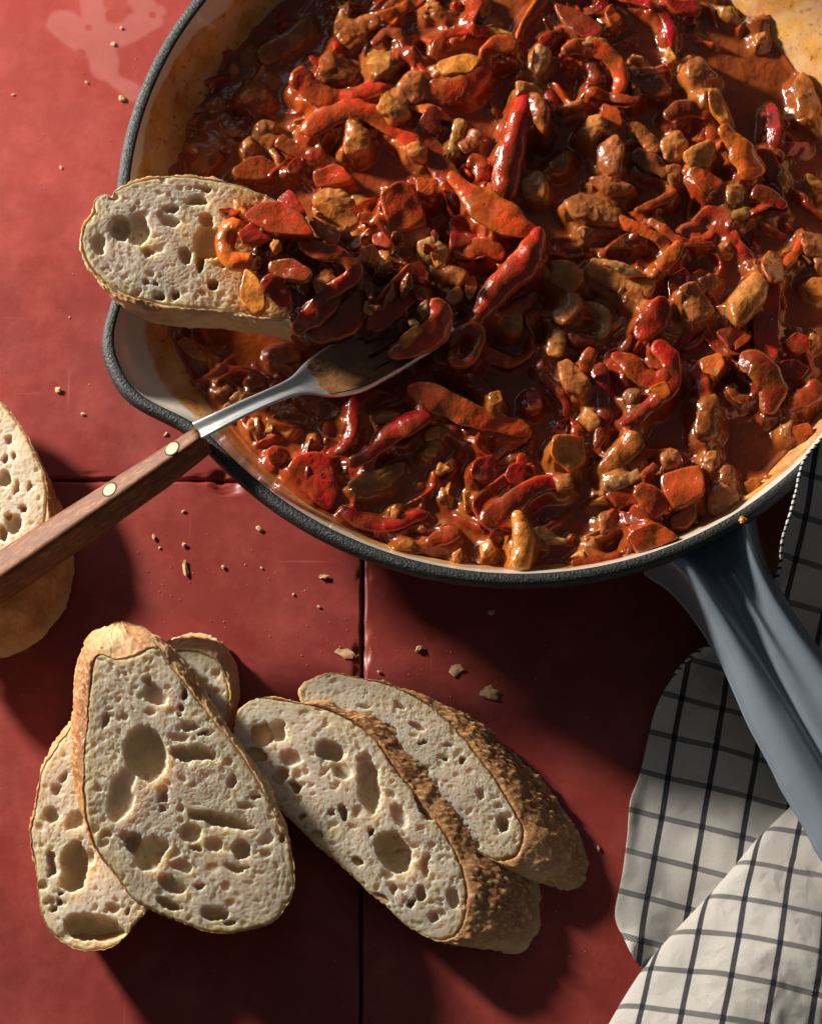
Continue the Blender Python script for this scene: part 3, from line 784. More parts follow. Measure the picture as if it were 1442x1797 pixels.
# ------------------------------------------------------------------ kitchen towel
towel = thing('kitchen_towel', 'white linen towel with navy check lines, draped under the skillet handle', 'kitchen towel', tuple(G(1250, 1450, 0)))
toff = -np.array(G(1250, 1450, 0))
Lp = [(1500, 700), (1442, 772), (1408, 815), (1395, 865), (1385, 905), (1370, 955), (1366, 1000), (1352, 1040), (1318, 1085), (1280, 1122), (1247, 1137), (1215, 1155), (1180, 1192), (1152, 1240), (1138, 1290), (1122, 1360), (1106, 1405), (1100, 1470), (1090, 1540), (1078, 1608), (1092, 1650), (1110, 1690), (1150, 1730), (1190, 1790)]
def zdrape(X, Y):
    r = np.hypot(X, Y); w = X * hb[0] + Y * hb[1]
    hgt = np.where(r < 14.95, 1, np.exp(-(np.clip(r - 14.95, 0, 99) / 2.9) ** 2))
    return .22 + 4.93 * hgt * (.12 + .88 * sstep(w, -1.6, 2.0))
def solve_drape(pts):
    out = []
    for p in pts:
        z = 2.0
        for _ in range(60):
            g = G(p[0], p[1], z); z = .6 * z + .4 * float(zdrape(g[0], g[1]))
        out.append(G(p[0], p[1], z))
    return np.array(out)
Lw = catmull(solve_drape(Lp), 420)
Rw = Lw.copy(); nl = len(Lw); tpar = np.linspace(0, 1, nl)
Rw[:, 0] = 18 + 2 * tpar; Rw[:, 1] = np.interp(tpar, [0, .35, 1], [6, -11, -40])
vv = np.linspace(0, 1, 260) ** 1.25
Pg = Lw[:, None, :2] * (1 - vv[None, :, None]) + Rw[:, None, :2] * vv[None, :, None]
X, Y = Pg[..., 0], Pg[..., 1]
dE = vv[None, :] * np.linalg.norm(Rw[:, None, :2] - Lw[:, None, :2], axis=2)
Z = zdrape(X, Y)
wr = .26 * fbm(X * .45 + 2, Y * .45, o=3) + .16 * np.sin(X * 1.1 + Y * .35 + 1.2 * fbm(X * .3, Y * .3, o=2)) + .03 * fbm(X * 1.7, Y * 1.7, o=3)
out_pan = sstep(np.hypot(X, Y), 14.9, 16.5)
Z = Z + (wr + .12) * (out_pan * .9 + .1)
fw = np.degrees(np.arctan2(Y, X))
# the edge of the towel stands up a little on the rim side
curl = np.exp(-(dE / .35) ** 2)
Z = Z + curl * (.10 + .22 * sstep(Y, -19, -15))
cpt = G(1108, 1672, .6)
Z = Z + .55 * np.exp(-(((X - cpt[0]) / .45) ** 2 + ((Y - cpt[1]) / .6) ** 2))
ca, sa = math.cos(math.radians(13)), math.sin(math.radians(13))
def fabric_uv(X, Y): return np.stack([(X * ca + Y * -sa * -1 * -1), (X * sa + Y * ca)], -1)
def fab(X, Y):
    # stripes: one family runs down and slightly left, the other slopes down to the right
    u = X * math.cos(math.radians(11)) - Y * math.sin(math.radians(11)); v = X * math.sin(math.radians(15)) + Y * math.cos(math.radians(15))
    wob = .05 * fbm(X * .5, Y * .5, o=2)
    return np.stack([u + wob, v + .08 * fbm(X * .4 + 3, Y * .4, o=2)], -1)
uvA = fab(X, Y); uvA[..., 0] += -.18; uvA[..., 1] += .55 + .25 * Z
A = mk('lower_layer', np.stack([X, Y, Z], -1).reshape(-1, 3) + toff, quads(nl, 260), M_CLOTH, towel, uv=uvA.reshape(-1, 2))
s_ = A.modifiers.new('thick', 'SOLIDIFY'); s_.thickness = .06 * U; s_.offset = 0

def tube(name, path, rad, mat, parent, off, n=8, wob=0):
    P = np.asarray(path); T = np.gradient(P, axis=0); T /= np.linalg.norm(T, axis=1)[:, None] + 1e-9
    Sx = np.cross(T, [0, 0, 1.]); Sx /= np.linalg.norm(Sx, axis=1)[:, None] + 1e-9; Ux = np.cross(Sx, T)
    a = np.linspace(0, 2 * np.pi, n, endpoint=False)
    rad = np.broadcast_to(rad, (len(P),)).copy()
    if wob: rad = rad * (1 + wob * noise3(P[:, 0] * 9, P[:, 1] * 9, P[:, 2] * 9))
    V = P[:, None, :] + rad[:, None, None] * (np.cos(a)[None, :, None] * Sx[:, None, :] + np.sin(a)[None, :, None] * Ux[:, None, :])
    idx = np.arange(len(P) * n).reshape(len(P), n); nx_ = np.roll(idx, -1, 1)
    F = np.stack([idx[:-1].ravel(), idx[1:].ravel(), nx_[1:].ravel(), nx_[:-1].ravel()], 1)
    return mk(name, V.reshape(-1, 3) + off, F, mat, parent)
edge = np.stack([X[:, 0], Y[:, 0], Z[:, 0]], 1)
tube('hem', catmull(edge[:215:6], 700) + np.array([0, 0, .03]), .062, M_HEM, towel, toff, 8, .25)

# bright upper fold at the lower right
Ep = [(1470, 1350), (1420, 1385), (1384, 1418), (1352, 1450), (1330, 1472), (1262, 1553), (1192, 1628), (1130, 1700), (1070, 1797), (1030, 1880), (1010, 1980)]
Eb = np.array([G(a, b, 1.05) for a, b in Ep]); Eb = catmull(Eb, 320)
Td = np.gradient(Eb[:, :2], axis=0); Td /= np.linalg.norm(Td, axis=1)[:, None]
Nd = np.stack([-Td[:, 1], Td[:, 0]], 1)
if Nd[:, 0].mean() < 0: Nd = -Nd
nprof = np.array([(1.4, .25), (.6, .34), (.15, .48), (.0, .72), (.06, .98), (.28, 1.25), (.7, 1.55), (1.3, 1.9), (2.2, 2.35), (3.4, 2.85), (4.6, 3.15), (6, 3.1), (8, 2.6), (11, 1.8), (16, 1.2)])
pr = catmull(np.column_stack([nprof, np.zeros(len(nprof))]), 260)
al = np.concatenate([[0], np.cumsum(np.hypot(np.diff(pr[:, 0]), np.diff(pr[:, 1])))]); al = al - al[np.argmin(pr[:, 0])]
X = Eb[:, None, 0] + Nd[:, None, 0] * pr[None, :, 0]; Y = Eb[:, None, 1] + Nd[:, None, 1] * pr[None, :, 0]
Z = np.broadcast_to(pr[None, :, 1], X.shape).copy()
nn_ = pr[None, :, 0]
Z = Z * (1 + .14 * fbm(X * .4, Y * .4 + 5, o=2)) + .17 * fbm(X * .8 + 3, Y * .8, o=3) + .035 * fbm(X * 3.2, Y * 3.2, o=3)
# run down toward the handle so that it passes below it
w = X * hb[0] + Y * hb[1]; s = X * ha[0] + Y * ha[1]
Z = Z * (1 - .42 * sstep(w, -4.5, -1.5) * (s < 34))
Xu = Eb[:, None, 0] + Nd[:, None, 0] * al[None, :]; Yu = Eb[:, None, 1] + Nd[:, None, 1] * al[None, :]
uvB = fab(Xu, Yu); uvB[..., 0] += .62; uvB[..., 1] += .25
Bm = mk('upper_fold', np.stack([X, Y, Z], -1).reshape(-1, 3) + toff, quads(320, 260), M_CLOTH, towel, uv=uvB.reshape(-1, 2))
s_ = Bm.modifiers.new('thick', 'SOLIDIFY'); s_.thickness = .06 * U; s_.offset = 0

# ------------------------------------------------------------------ crumbs
def ico(sub=2):
    import bmesh
    b = bmesh.new(); bmesh.ops.create_icosphere(b, subdivisions=sub, radius=1.0)
    V = np.array([v.co[:] for v in b.verts]); F = np.array([[v.index for v in f.verts] for f in b.faces]); b.free(); return V, F
IV, IF = ico(2)
def bit(px, py, size, z=0, flat=.6, elong=1.0, rot=0, label='', seed=0, mat=M_BIT, name='crumb_bit', group='bread crumbs scattered on the tiles', cat='crumb'):
    r = size / 49. / 2
    n = noise3(IV[:, 0] * 1.9 + seed * 3.3, IV[:, 1] * 1.9, IV[:, 2] * 1.9)
    V = IV * (1 + .42 * n + .35 * noise3(IV[:, 0] * 4 + seed, IV[:, 1] * 4, IV[:, 2] * 4))[:, None] * np.array([r * elong, r / math.sqrt(elong), r * flat])
    c, s = math.cos(rot), math.sin(rot)
    V = np.stack([V[:, 0] * c - V[:, 1] * s, V[:, 0] * s + V[:, 1] * c, V[:, 2]], 1)
    V[:, 2] -= V[:, 2].min()
    o = mk(name, V + G(px, py, z), IF, mat, smooth=False)
    o.data.name = name
    return recentre(tag(o, label, cat, group))
CR = [(199, 77, 10, 'pale crumb on the dried splash, lower of the two near its middle'), (213, 50, 7, 'pale crumb on the dried splash, upper of the two near its middle'), (152, 145, 6, 'tiny crumb at the lower left edge of the dried splash'),
      (215, 174, 14, 'largest crumb on the dried splash, close to the skillet rim'), (107, 294, 6, 'lone crumb on the upper left tile above the dipped bread'), (23, 166, 5, 'faint crumb by the left edge beside the dried splash'),
      (102, 685, 12, 'biggest crumb on the tile left of the pouring spout'), (146, 727, 8, 'crumb below the biggest one, left of the pouring spout'), (291, 762, 7, 'crumb just above the wooden fork handle'),
      (122, 557, 4, 'speck of crumb left of the pouring spout'), (322, 898, 7, 'small crumb nearest below the fork handle'), (270, 943, 8, 'crumb left of the cluster below the fork handle'),
      (323, 957, 10, 'square crumb in the middle of the cluster below the fork handle'), (280, 962, 5, 'tiny crumb beside the left one of the cluster below the fork'), (455, 929, 11, 'orange-brown crumb close under the skillet rim'),
      (392, 996, 8, 'crumb right of the long splinter crumb'), (459, 997, 5, 'tiny crumb under the skillet rim left of the joint'), (569, 1013, 12, 'whitish triangular crumb left of the vertical joint'),
      (515, 1044, 6, 'small crumb lower left of the whitish triangular one'), (559, 1065, 6, 'small crumb below the whitish triangular one'), (735, 1140, 12, 'crumb right of the vertical joint, above the right-hand bread'),
      (665, 1180, 8, 'crumb at the crust top of the rear right-hand slice'), (862, 1076, 11, 'dim crumb in the shadow below the skillet'), (1050, 1490, 8, 'lone crumb right of the rear bread slice')]
for i, (a, b, s, l) in enumerate(CR): bit(a, b, s * .85, label=l, seed=i, elong=1 + .3 * (i % 3), rot=i * 1.3)
bit(325, 999, 15, flat=.35, elong=1.9, rot=-1.35, label='long splinter-shaped crumb below the fork handle', seed=31)
bit(801, 1176, 22, flat=.16, elong=1.05, rot=.6, label='large pale flake of crust above the right-hand bread', seed=32)
bit(859, 1217, 25, flat=.18, elong=1.3, rot=-.2, label='large tan flake of crust nearest the rear bread slice', seed=33)
bit(607, 1148, 20, flat=.15, elong=1.7, rot=-.3, label='flat flake of crust beside the vertical joint', seed=34)
mo = NT('orange_food_bit'); mo.set(Base_Color=(.62, .22, .04), Roughness=.35)
bit(1302, 914, 14, z=5.0, label='orange bit of food stuck on the rim above the handle', seed=41, mat=mo.m, name='food_bit', cat='food bit', group='food bits on the skillet')
bit(1188, 983, 9, z=4.6, label='orange bit of food on the rim edge left of the handle', seed=42, mat=mo.m, name='food_bit', cat='food bit', group='food bits on the skillet')
# dust of crumbs nobody could count
TV = np.array([[1, 1, 1], [-1, -1, 1], [-1, 1, -1], [1, -1, -1]]) * .6; TF = np.array([[0, 1, 2], [0, 3, 1], [0, 2, 3], [1, 3, 2]])
Vs, Fs = [], []; rg = np.random.default_rng(3)
cl = [(330, 960, 130, 70), (100, 350, 90, 250), (540, 1050, 170, 80), (700, 1150, 120, 50), (180, 700, 120, 80), (40, 1300, 70, 160), (900, 1180, 120, 60), (300, 1000, 200, 120), (1000, 1650, 60, 100), (500, 1720, 150, 50), (200, 120, 120, 90)]
for k in range(620):
    c = cl[rg.integers(len(cl))]; px, py = c[0] + rg.normal() * c[2], c[1] + rg.normal() * c[3]
    g = G(px, py, 0.02)
    if np.hypot(g[0], g[1]) < 15.5: continue
    r = .012 + .02 * rg.random() ** 3
    a = rg.random() * 6.28; R_ = np.array([[math.cos(a), -math.sin(a), 0], [math.sin(a), math.cos(a), 0], [0, 0, 1]])
    Fs.append(TF + len(Vs) * 4); Vs.append((TV * r) @ R_.T + g)
tag(mk('crumb_dust', np.vstack(Vs), np.vstack(Fs), M_BIT, smooth=False), 'fine bread dust scattered over the red tiles', 'crumbs', kind='stuff')

# ------------------------------------------------------------------ stew
def zbase(X, Y):
    return 3.1 + .45 * sstep(-Y, 3, 13) - .75 * sstep(X * .75 + Y * .66, 4, 13)  - .35 * sstep(Y - X * .6, 8, 15) - .35 * sstep(-X, 5, 12.5) + .1 * fbm(X * .25, Y * .25, o=2)
CROP = {'A': (260, 0, 3.004), 'B': (660, 0, 3.004), 'C': (962, 0, 3.004), 'D': (380, 300, 3.004), 'E': (660, 300, 3.004), 'F': (962, 300, 3.004),
        'G': (560, 600, 3.004), 'H': (962, 600, 3.004), 'J': (400, 750, 3.605), 'L': (0, 500, 2.003)}
def cpx(crop, p):
    a, b, s = CROP[crop]; return a + p[0] / s, b + p[1] / s
CNAME = {'R': 'red', 'C': 'crimson', 'D': 'dark red', 'O': 'orange-red', 'T': 'tan', 'P': 'pale', 'B': 'brown', 'L': 'olive', 'G': 'golden'}
def zone(x, y):
    c = ('far left', 'left of centre', 'right of centre', 'far right')[int(np.clip((x + 12) / 6, 0, 3))]
    return c + ' of the stew, ' + ('near the bottom rim', 'below the middle', 'above the middle', 'near the top edge')[int(np.clip((y + 12.5) / 6, 0, 3))]
PIECES = []   # vertex clouds for the sauce banks
KIND = {'R': ('pepper', 'pepper'), 'C': ('pepper', 'pepper'), 'D': ('pepper', 'pepper'), 'O': ('pepper', 'pepper'), 'G': ('pepper', 'pepper'),
        'T': ('onion', 'onion'), 'P': ('onion', 'onion'), 'B': ('onion', 'onion'), 'L': ('celery', 'celery')}
GRP = {'pepper': 'red pepper pieces in the stew', 'onion': 'onion pieces in the stew', 'celery': 'celery pieces in the stew', 'tomato': 'tomato pieces in the stew'}
cnt = [0]
PCOL = {'R': (.42, .035, .008), 'C': (.36, .016, .008), 'D': (.20, .014, .005), 'O': (.55, .09, .012), 'T': (.60, .20, .04), 'P': (.66, .30, .09), 'B': (.34, .09, .018), 'L': (.36, .14, .03), 'G': (.62, .22, .03)}
def finish(V, F, col, label, form, kind=None, inpan=True, flesh=None):
    k = kind or KIND[col][0]
    cat = {'pepper': 'pepper', 'onion': 'onion', 'celery': 'celery', 'tomato': 'tomato'}[k] + (' strip' if form == 'strip' else ' piece')
    o = mk(k + '_' + form, V, F, MF[col], cols={'flesh': flesh} if flesh is not None else None)
    tag(o, label, cat, GRP[k])
    if inpan: PIECES.append((V, PCOL[col]))
    return recentre(o)
def S(crop, pts, w, col, lift, label, z=None, t=.17, roll=0, dome=.12, kind=None, world=None):
    """strip along a path; pts in crop pixels; lift = height of its middle over the sauce; z = absolute heights"""
    cnt[0] += 1; sd = cnt[0] * 3.77
    n = max(26, int(len(pts if world is None else world) * 9)); m = 20; sm_ = .55 if col in 'RCDOG' else 1.0
    P = []
    if world is not None: P = [list(p) for p in world]; pts = world
    for i, p in enumerate(pts if world is None else []):
        px, py = cpx(crop, p)
        if z is not None: zz = np.interp(i / (len(pts) - 1), np.linspace(0, 1, len(z)), z)
        else:
            g = G(px, py, 3.5); lf = lift if not hasattr(lift, '__len__') else np.interp(i / (len(pts) - 1), np.linspace(0, 1, len(lift)), lift)
            zz = float(zbase(g[0], g[1])) + lf * 1.3 + .08
        P.append([*G(px, py, zz)])
    wl = w if hasattr(w, '__len__') else [w, w]
    wl = np.maximum(wl, .68 * np.mean(wl)) if len(wl) > 2 else wl
    wv = [np.interp(i / (len(pts) - 1), np.linspace(0, 1, len(wl)), wl) / (CROP[crop][2] * 49. if world is None else 1.22) * 1.22 for i in range(len(pts))]
    rl = roll if hasattr(roll, '__len__') else [roll, roll]
    rv = [np.interp(i / (len(pts) - 1), np.linspace(0, 1, len(rl)), rl) for i in range(len(pts))]
    C = catmull(np.column_stack([P, wv, rv]), n)
    c, wd, ro = C[:, :3], C[:, 3], np.radians(C[:, 4] + 12 * noise3(np.linspace(0, 3, n) + sd, np.zeros(n), np.zeros(n)))
    T = np.gradient(c, axis=0); T /= np.linalg.norm(T, axis=1)[:, None] + 1e-9
    Sd = np.cross(T, [0, 0, 1.]); Sd /= np.linalg.norm(Sd, axis=1)[:, None] + 1e-9; Up = np.cross(Sd, T)
    S2_ = Sd * np.cos(ro)[:, None] + Up * np.sin(ro)[:, None]; U2 = Up * np.cos(ro)[:, None] - Sd * np.sin(ro)[:, None]
    s = np.linspace(-1, 1, n); end = np.sqrt(np.clip(1 - np.abs(s) ** 16, .05, 1)) * (1 + .10 * fbm(s * 3 + sd, s * 0, o=2))
    a = np.linspace(0, 2 * np.pi, m, endpoint=False); ca, sa = np.cos(a), np.sin(a)
    q = (np.abs(ca) ** 4.5 + np.abs(sa) ** 4.5) ** (-1 / 4.5)
    wu = q * ca; hu = q * sa
    hw = .5 * wd * end
    V = c[:, None, :] + S2_[:, None, :] * (hw[:, None] * wu[None, :])[..., None] + U2[:, None, :] * ((.5 * t * end)[:, None] * hu[None, :] - (dome * wd * .8)[:, None] * (wu ** 2)[None, :] + (dome * wd * .3)[:, None])[..., None]
    nz = .085 * noise3(V[..., 0] * 2.1 + sd, V[..., 1] * 2.1, V[..., 2] * 2.1) + .03 * sm_ * noise3(V[..., 0] * 8, V[..., 1] * 8 + sd, V[..., 2] * 8)
    V = V + U2[:, None, :] * (nz * (hu > -.2))[..., None] + S2_[:, None, :] * (.7 * nz * wu)[..., None]
    nv = n * m; idx = np.arange(nv).reshape(n, m); nx_ = np.roll(idx, -1, 1)
    Fq = np.stack([idx[:-1].ravel(), idx[1:].ravel(), nx_[1:].ravel(), nx_[:-1].ravel()], 1)
    Vv = np.vstack([V.reshape(-1, 3), V[0].mean(0), V[-1].mean(0)])
    Ft = np.vstack([np.stack([idx[0], nx_[0], np.full(m, nv)], 1), np.stack([nx_[-1], idx[-1], np.full(m, nv + 1)], 1)])
    fl = np.concatenate([(sstep(np.abs(wu), .80, .99)[None, :] + 0 * s[:, None]).ravel(), [1, 1]])
    fl = np.maximum(fl, np.concatenate([(sstep(np.abs(s), .93, .99)[:, None] + 0 * wu[None, :]).ravel(), [1, 1]]))
    return finish(Vv, [Fq, Ft], col, label, 'strip', kind, z is None, fl)
def chaikin(P, k):
    for _ in range(k):
        Q = np.roll(P, -1, 0); P = np.stack([.86 * P + .14 * Q, .14 * P + .86 * Q], 1).reshape(-1, P.shape[1])
    return P
def K(crop, pts, col, lift, label, t=.42, z=None, kind=None, tilt=None, sm=1, world=None, wavy=1.0):
    """block with a traced outline; lift = height of its top over the sauce"""
    cnt[0] += 1; sd = cnt[0] * 5.31
    rg = np.random.default_rng(cnt[0])
    if world is None:
        px = [cpx(crop, p) for p in pts]; mx = np.mean([p[0] for p in px]); my = np.mean([p[1] for p in px])
        g = G(mx, my, 3.5)
        zt = z if z is not None else float(zbase(g[0], g[1])) + lift * 1.25 + .12
        g = G(mx, my, zt)
        gx, gy = tilt if tilt is not None else rg.normal(0, .22, 2)
        O = solve_plane(px, zt, gx, gy, g[0], g[1])
    else: O = np.array(world); gx = gy = 0
    O = chaikin(O, sm + 1); nO = 56
    if col in 'TPBL': O = chaikin(O, 2)
    E_ = np.vstack([O, O[:1]]); s_ = np.concatenate([[0], np.cumsum(np.linalg.norm(np.diff(E_, axis=0), axis=1))]); u_ = np.linspace(0, s_[-1], nO, endpoint=False)
    O = np.stack([np.interp(u_, s_, E_[:, k]) for k in range(3)], 1); O = O.mean(0) + (O - O.mean(0)) * np.array([1.06, 1.06, 1])
    x, y = O[:, 0], O[:, 1]
    if .5 * np.sum(x * np.roll(y, -1) - np.roll(x, -1) * y) < 0: O = O[::-1].copy()
    c = O.mean(0)
    prof = [(.55, -1.2), (.9, -1.15), (1.0, -1.0), (1.02, -.6), (1.01, -.25), (1.0, -.11), (.98, -.04), (.945, -.005), (.85, .005), (.65, .0), (.4, -.01), (.2, -.01)]
    if col in 'TPBL': prof = [(.55, -1.2), (.9, -1.15), (1.0, -1.0), (1.02, -.65), (1.0, -.4), (.97, -.24), (.92, -.13), (.84, -.06), (.72, .0), (.55, .06), (.36, .10), (.18, .12)]
    R_ = []
    for k, h in prof:
        p = c + (O - c) * k; p = p.copy(); p[:, 2] += h * t; R_.append(p)
    V = np.stack(R_, 1)
    d = V - c
    nz = .085 * wavy * noise3(V[..., 0] * 1.7 + sd, V[..., 1] * 1.7, V[..., 2] * 1.3) + (.018 if col in 'RCDOG' else .04) * noise3(V[..., 0] * 5.5, V[..., 1] * 6.5 + sd, V[..., 2] * 6)
    rad = np.linalg.norm(d[..., :2], axis=-1) + 1e-6
    V[..., 2] += nz
    V[..., :2] += d[..., :2] / rad[..., None] * (.8 * np.roll(nz, 5, 0))[..., None] * np.array([p[0] for p in prof])[None, :, None]
    m = len(prof); nv = nO * m; idx = np.arange(nv).reshape(nO, m)
    Fq = quads(nO, m, True)
    Vv = np.vstack([V.reshape(-1, 3), V[:, 0].mean(0), V[:, -1].mean(0) + np.array([0, 0, .01])])
    a0 = idx[:, 0]; a1 = np.roll(a0, -1); b0 = idx[:, -1]; b1 = np.roll(b0, -1)
    Ft = np.vstack([np.stack([a1, a0, np.full(nO, nv)], 1), np.stack([b0, b1, np.full(nO, nv + 1)], 1)])
    fl = np.concatenate([np.tile(np.array([1, 1, 1, 1, 1, .9, .5, .15, 0, 0, 0, 0.]), nO), [1, 0]])
    return finish(Vv, [Fq, Ft], col, label, 'piece', kind, z is None and world is None, fl)

# --- upper left quarter
S('A', [(760, 375), (820, 420), (880, 480), (960, 510), (1060, 500), (1150, 480), (1230, 455), (1290, 450)], [120, 125, 100, 90, 80, 70], 'O', [1.0, .7, .55, .5, .45], 'pepper strip with a blunt bright orange tip, upper left of the stew', roll=[-10, 10])
S('A', [(820, 700), (900, 640), (1000, 590), (1090, 570), (1180, 600), (1270, 650), (1340, 700), (1430, 790)], [90, 110, 110, 100, 90], 'R', [.6, .6, .5, .35], 'arching red pepper strip just below the orange-tipped one')
S('B', [(215, 690), (290, 790), (350, 890), (410, 980), (470, 1075)], [110, 120, 110], 'D', [.35, .35, .4], 'flat dark red pepper strip running down beside the long bright band', dome=.05)
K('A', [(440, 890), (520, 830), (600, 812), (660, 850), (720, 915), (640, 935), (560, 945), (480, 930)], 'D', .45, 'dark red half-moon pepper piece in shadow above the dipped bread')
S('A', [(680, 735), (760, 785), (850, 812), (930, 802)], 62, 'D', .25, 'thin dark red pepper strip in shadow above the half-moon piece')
K('A', [(870, 905), (970, 862), (1020, 880), (1085, 945), (1000, 965), (895, 985)], 'R', .5, 'red pepper piece above the pale onion stack by the dipped bread')
K('A', [(1050, 620), (1090, 630), (1170, 680), (1162, 790), (1080, 812), (1030, 780)], 'T', .6, 'tan onion piece standing under the arching red strip')
K('A', [(1245, 470), (1370, 540), (1382, 600), (1300, 625), (1200, 560)], 'T', .75, 'amber onion piece lying on the arching red strip')
K('B', [(160, 368), (260, 380), (255, 500), (200, 542), (100, 470)], 'T', .6, 'square tan onion piece left of the U-shaped pepper')
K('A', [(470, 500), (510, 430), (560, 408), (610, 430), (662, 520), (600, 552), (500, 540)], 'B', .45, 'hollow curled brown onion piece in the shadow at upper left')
K('A', [(290, 530), (370, 490), (412, 520), (400, 592), (320, 602)], 'B', .25, 'brown onion square sunk near the left wall')
K('A', [(570, 250), (720, 150), (862, 60), (872, 170), (760, 262), (640, 332), (580, 310)], 'L', .3, 'large dark olive celery piece in the shadow at the top left')
K('A', [(1165, 260), (1280, 250), (1282, 340), (1200, 392), (1150, 330)], 'L', .45, 'olive celery square above the orange-tipped strip')
S('A', [(1010, 215), (1090, 150), (1170, 110), (1205, 145)], [80, 95, 70], 'B', .45, 'brown glazed strip at the top above the orange-tipped pepper')
K('A', [(895, 380), (945, 250), (1040, 290), (1105, 370), (1060, 432), (940, 430)], 'B', .5, 'folded brown onion piece just above the orange-tipped pepper')
K('A', [(570, 640), (600, 622), (680, 640), (692, 690), (620, 712), (575, 692)], 'L', .35, 'small olive cube left of the arching red strip')
K('A', [(258, 740), (320, 690), (380, 730), (372, 802), (300, 822)], 'L', .22, 'olive celery piece close to the left wall above the dipped bread')
S('A', [(390, 600), (430, 662), (470, 712)], 62, 'B', .3, 'short brown strip beside the olive piece near the left wall')
K('A', [(490, 740), (540, 698), (565, 760), (552, 812), (500, 802)], 'T', .4, 'small tan lump above the half-moon pepper piece')
K('A', [(340, 262), (432, 258), (422, 340), (360, 402)], 'D', .15, 'dark red square half sunk beside the upper left wall')
S('A', [(1180, 235), (1250, 170), (1330, 185), (1370, 262)], 52, 'D', .45, 'dark curled pepper strip at the top around the olive square', kind='pepper')
K('A', [(728, 870), (780, 828), (822, 860), (790, 912), (740, 912)], 'D', .4, 'small dark red piece right of the half-moon pepper')
# --- upper middle
S('B', [(285, 430), (350, 470), (440, 470), (520, 425), (575, 350), (592, 280), (650, 232), (745, 215)], [80, 130, 120, 90, 80, 110], 'R', [.45, .5, .6, .8, .8], 'big U-shaped red pepper curl at the upper middle', roll=[0, -20, -30, 10])
S('B', [(188, 240), (222, 312), (272, 382)], [30, 55, 40], 'R', [.7, .5, .4], 'slim red pepper tip left of the U-shaped curl')
K('B', [(310, 320), (480, 282), (560, 305), (500, 372), (350, 392)], 'G', .75, 'knobbly amber piece held in the U-shaped pepper', t=.5, kind='onion')
S('B', [(798, 490), (770, 600), (735, 720), (705, 850), (685, 960), (700, 1060)], [85, 115, 120, 125, 110], 'R', [.9, 1.0, .9, .7, .5], 'tall bright red pepper strip standing upright in the middle', dome=.3, t=.4)
K('B', [(850, 480), (910, 560), (892, 690), (830, 645), (788, 580), (808, 500)], 'B', 1.2, 'oval brown onion piece beside the top of the tall red strip', t=.4)
K('B', [(740, 420), (830, 432), (880, 470), (830, 500), (750, 480)], 'T', 1.15, 'knotted onion end at the top of the tall red strip', t=.4)
K('B', [(758, 930), (850, 888), (912, 980), (902, 1052), (820, 1055), (770, 1010)], 'T', .5, 'tan onion cube right of the tall red strip')
S('B', [(975, 270), (1060, 245), (1160, 252), (1240, 310), (1282, 400), (1275, 500)], [50, 85, 90, 85, 70], 'R', [.8, .9, .9, .7, .5], 'hook-shaped red pepper curl right of centre at the top', roll=-15)
S('B', [(1135, 305), (1150, 380), (1125, 445)], 60, 'D', .55, 'inner flap of dark pepper inside the hook-shaped curl')
K('B', [(1190, 530), (1290, 565), (1302, 650), (1240, 690), (1180, 620)], 'O', .55, 'bumpy orange-red piece at the foot of the hook-shaped curl')
K('B', [(938, 18), (1030, 38), (1120, 78), (1192, 140), (1140, 192), (1060, 172), (990, 112)], 'D', .55, 'leaf-shaped dark red pepper skin at the top edge', t=.25)
S('B', [(990, 150), (920, 195), (855, 220)], [35, 55, 40], 'R', .45, 'small pointed red pepper sliver below the leaf-shaped skin')
K('B', [(848, 228), (922, 268), (902, 342), (850, 382), (818, 330)], 'P', .6, 'pale onion crescent above the tall red strip')
K('B', [(1070, 212), (1130, 175), (1222, 198), (1212, 238), (1100, 238)], 'P', 1.0, 'pale wavy onion bit on top of the hook-shaped curl', t=.3)
K('B', [(1118, 610), (1190, 598), (1202, 680), (1140, 732), (1088, 692)], 'T', .75, 'bright tan onion leaf under the hook-shaped curl')
K('B', [(1155, 770), (1270, 690), (1312, 760), (1292, 902), (1220, 912), (1168, 850)], 'T', .7, 'folded tan onion piece with a shiny ridge, right of centre', t=.55)
K('B', [(1118, 918), (1260, 928), (1375, 970), (1330, 1012), (1200, 1012)], 'T', .75, 'long wedge of onion lying over the big striped onion')
K('E', [(995, 150), (1080, 100), (1180, 128), (1292, 182), (1285, 272), (1150, 262), (1050, 232)], 'T', .6, 'big striped onion piece right of centre', t=.5)
K('E', [(1050, 290), (1130, 268), (1165, 300), (1100, 342)], 'P', .4, 'small pale onion fleck below the big striped onion')
K('B', [(905, 850), (1000, 778), (1062, 800), (1000, 882), (920, 892)], 'B', .4, 'brown onion lump left of the folded shiny one')
S('B', [(440, 620), (430, 722), (398, 830)], 62, 'L', .35, 'olive strip left of the tall red pepper', kind='celery')
S('B', [(540, 692), (500, 745), (445, 785)], 72, 'T', .45, 'tan onion curl beside the olive strip left of the tall pepper')
S('B', [(485, 832), (545, 865), (582, 950)], 88, 'R', .45, 'short glossy red pepper bend left of the tall strip')
K('B', [(270, 560), (322, 560), (342, 662), (290, 702), (222, 642)], 'D', .5, 'dark red lump with white gleam under the U-shaped pepper')
K('B', [(158, 760), (230, 728), (282, 780), (260, 842), (178, 812)], 'T', .7, 'small ribbed onion cube on the dark red strip')
K('B', [(950, 562), (1090, 520), (1102, 560), (980, 602)], 'T', .4, 'slim tan onion bar under the hook-shaped curl')
K('B', [(1350, 262), (1412, 290), (1390, 352), (1308, 332)], 'T', .4, 'tan onion bit at the right of the hook-shaped curl')
K('C', [(400, 350), (500, 358), (600, 400), (652, 482), (560, 502), (440, 442)], 'D', .35, 'dark red flap in shade right of the hook-shaped curl', t=.25)
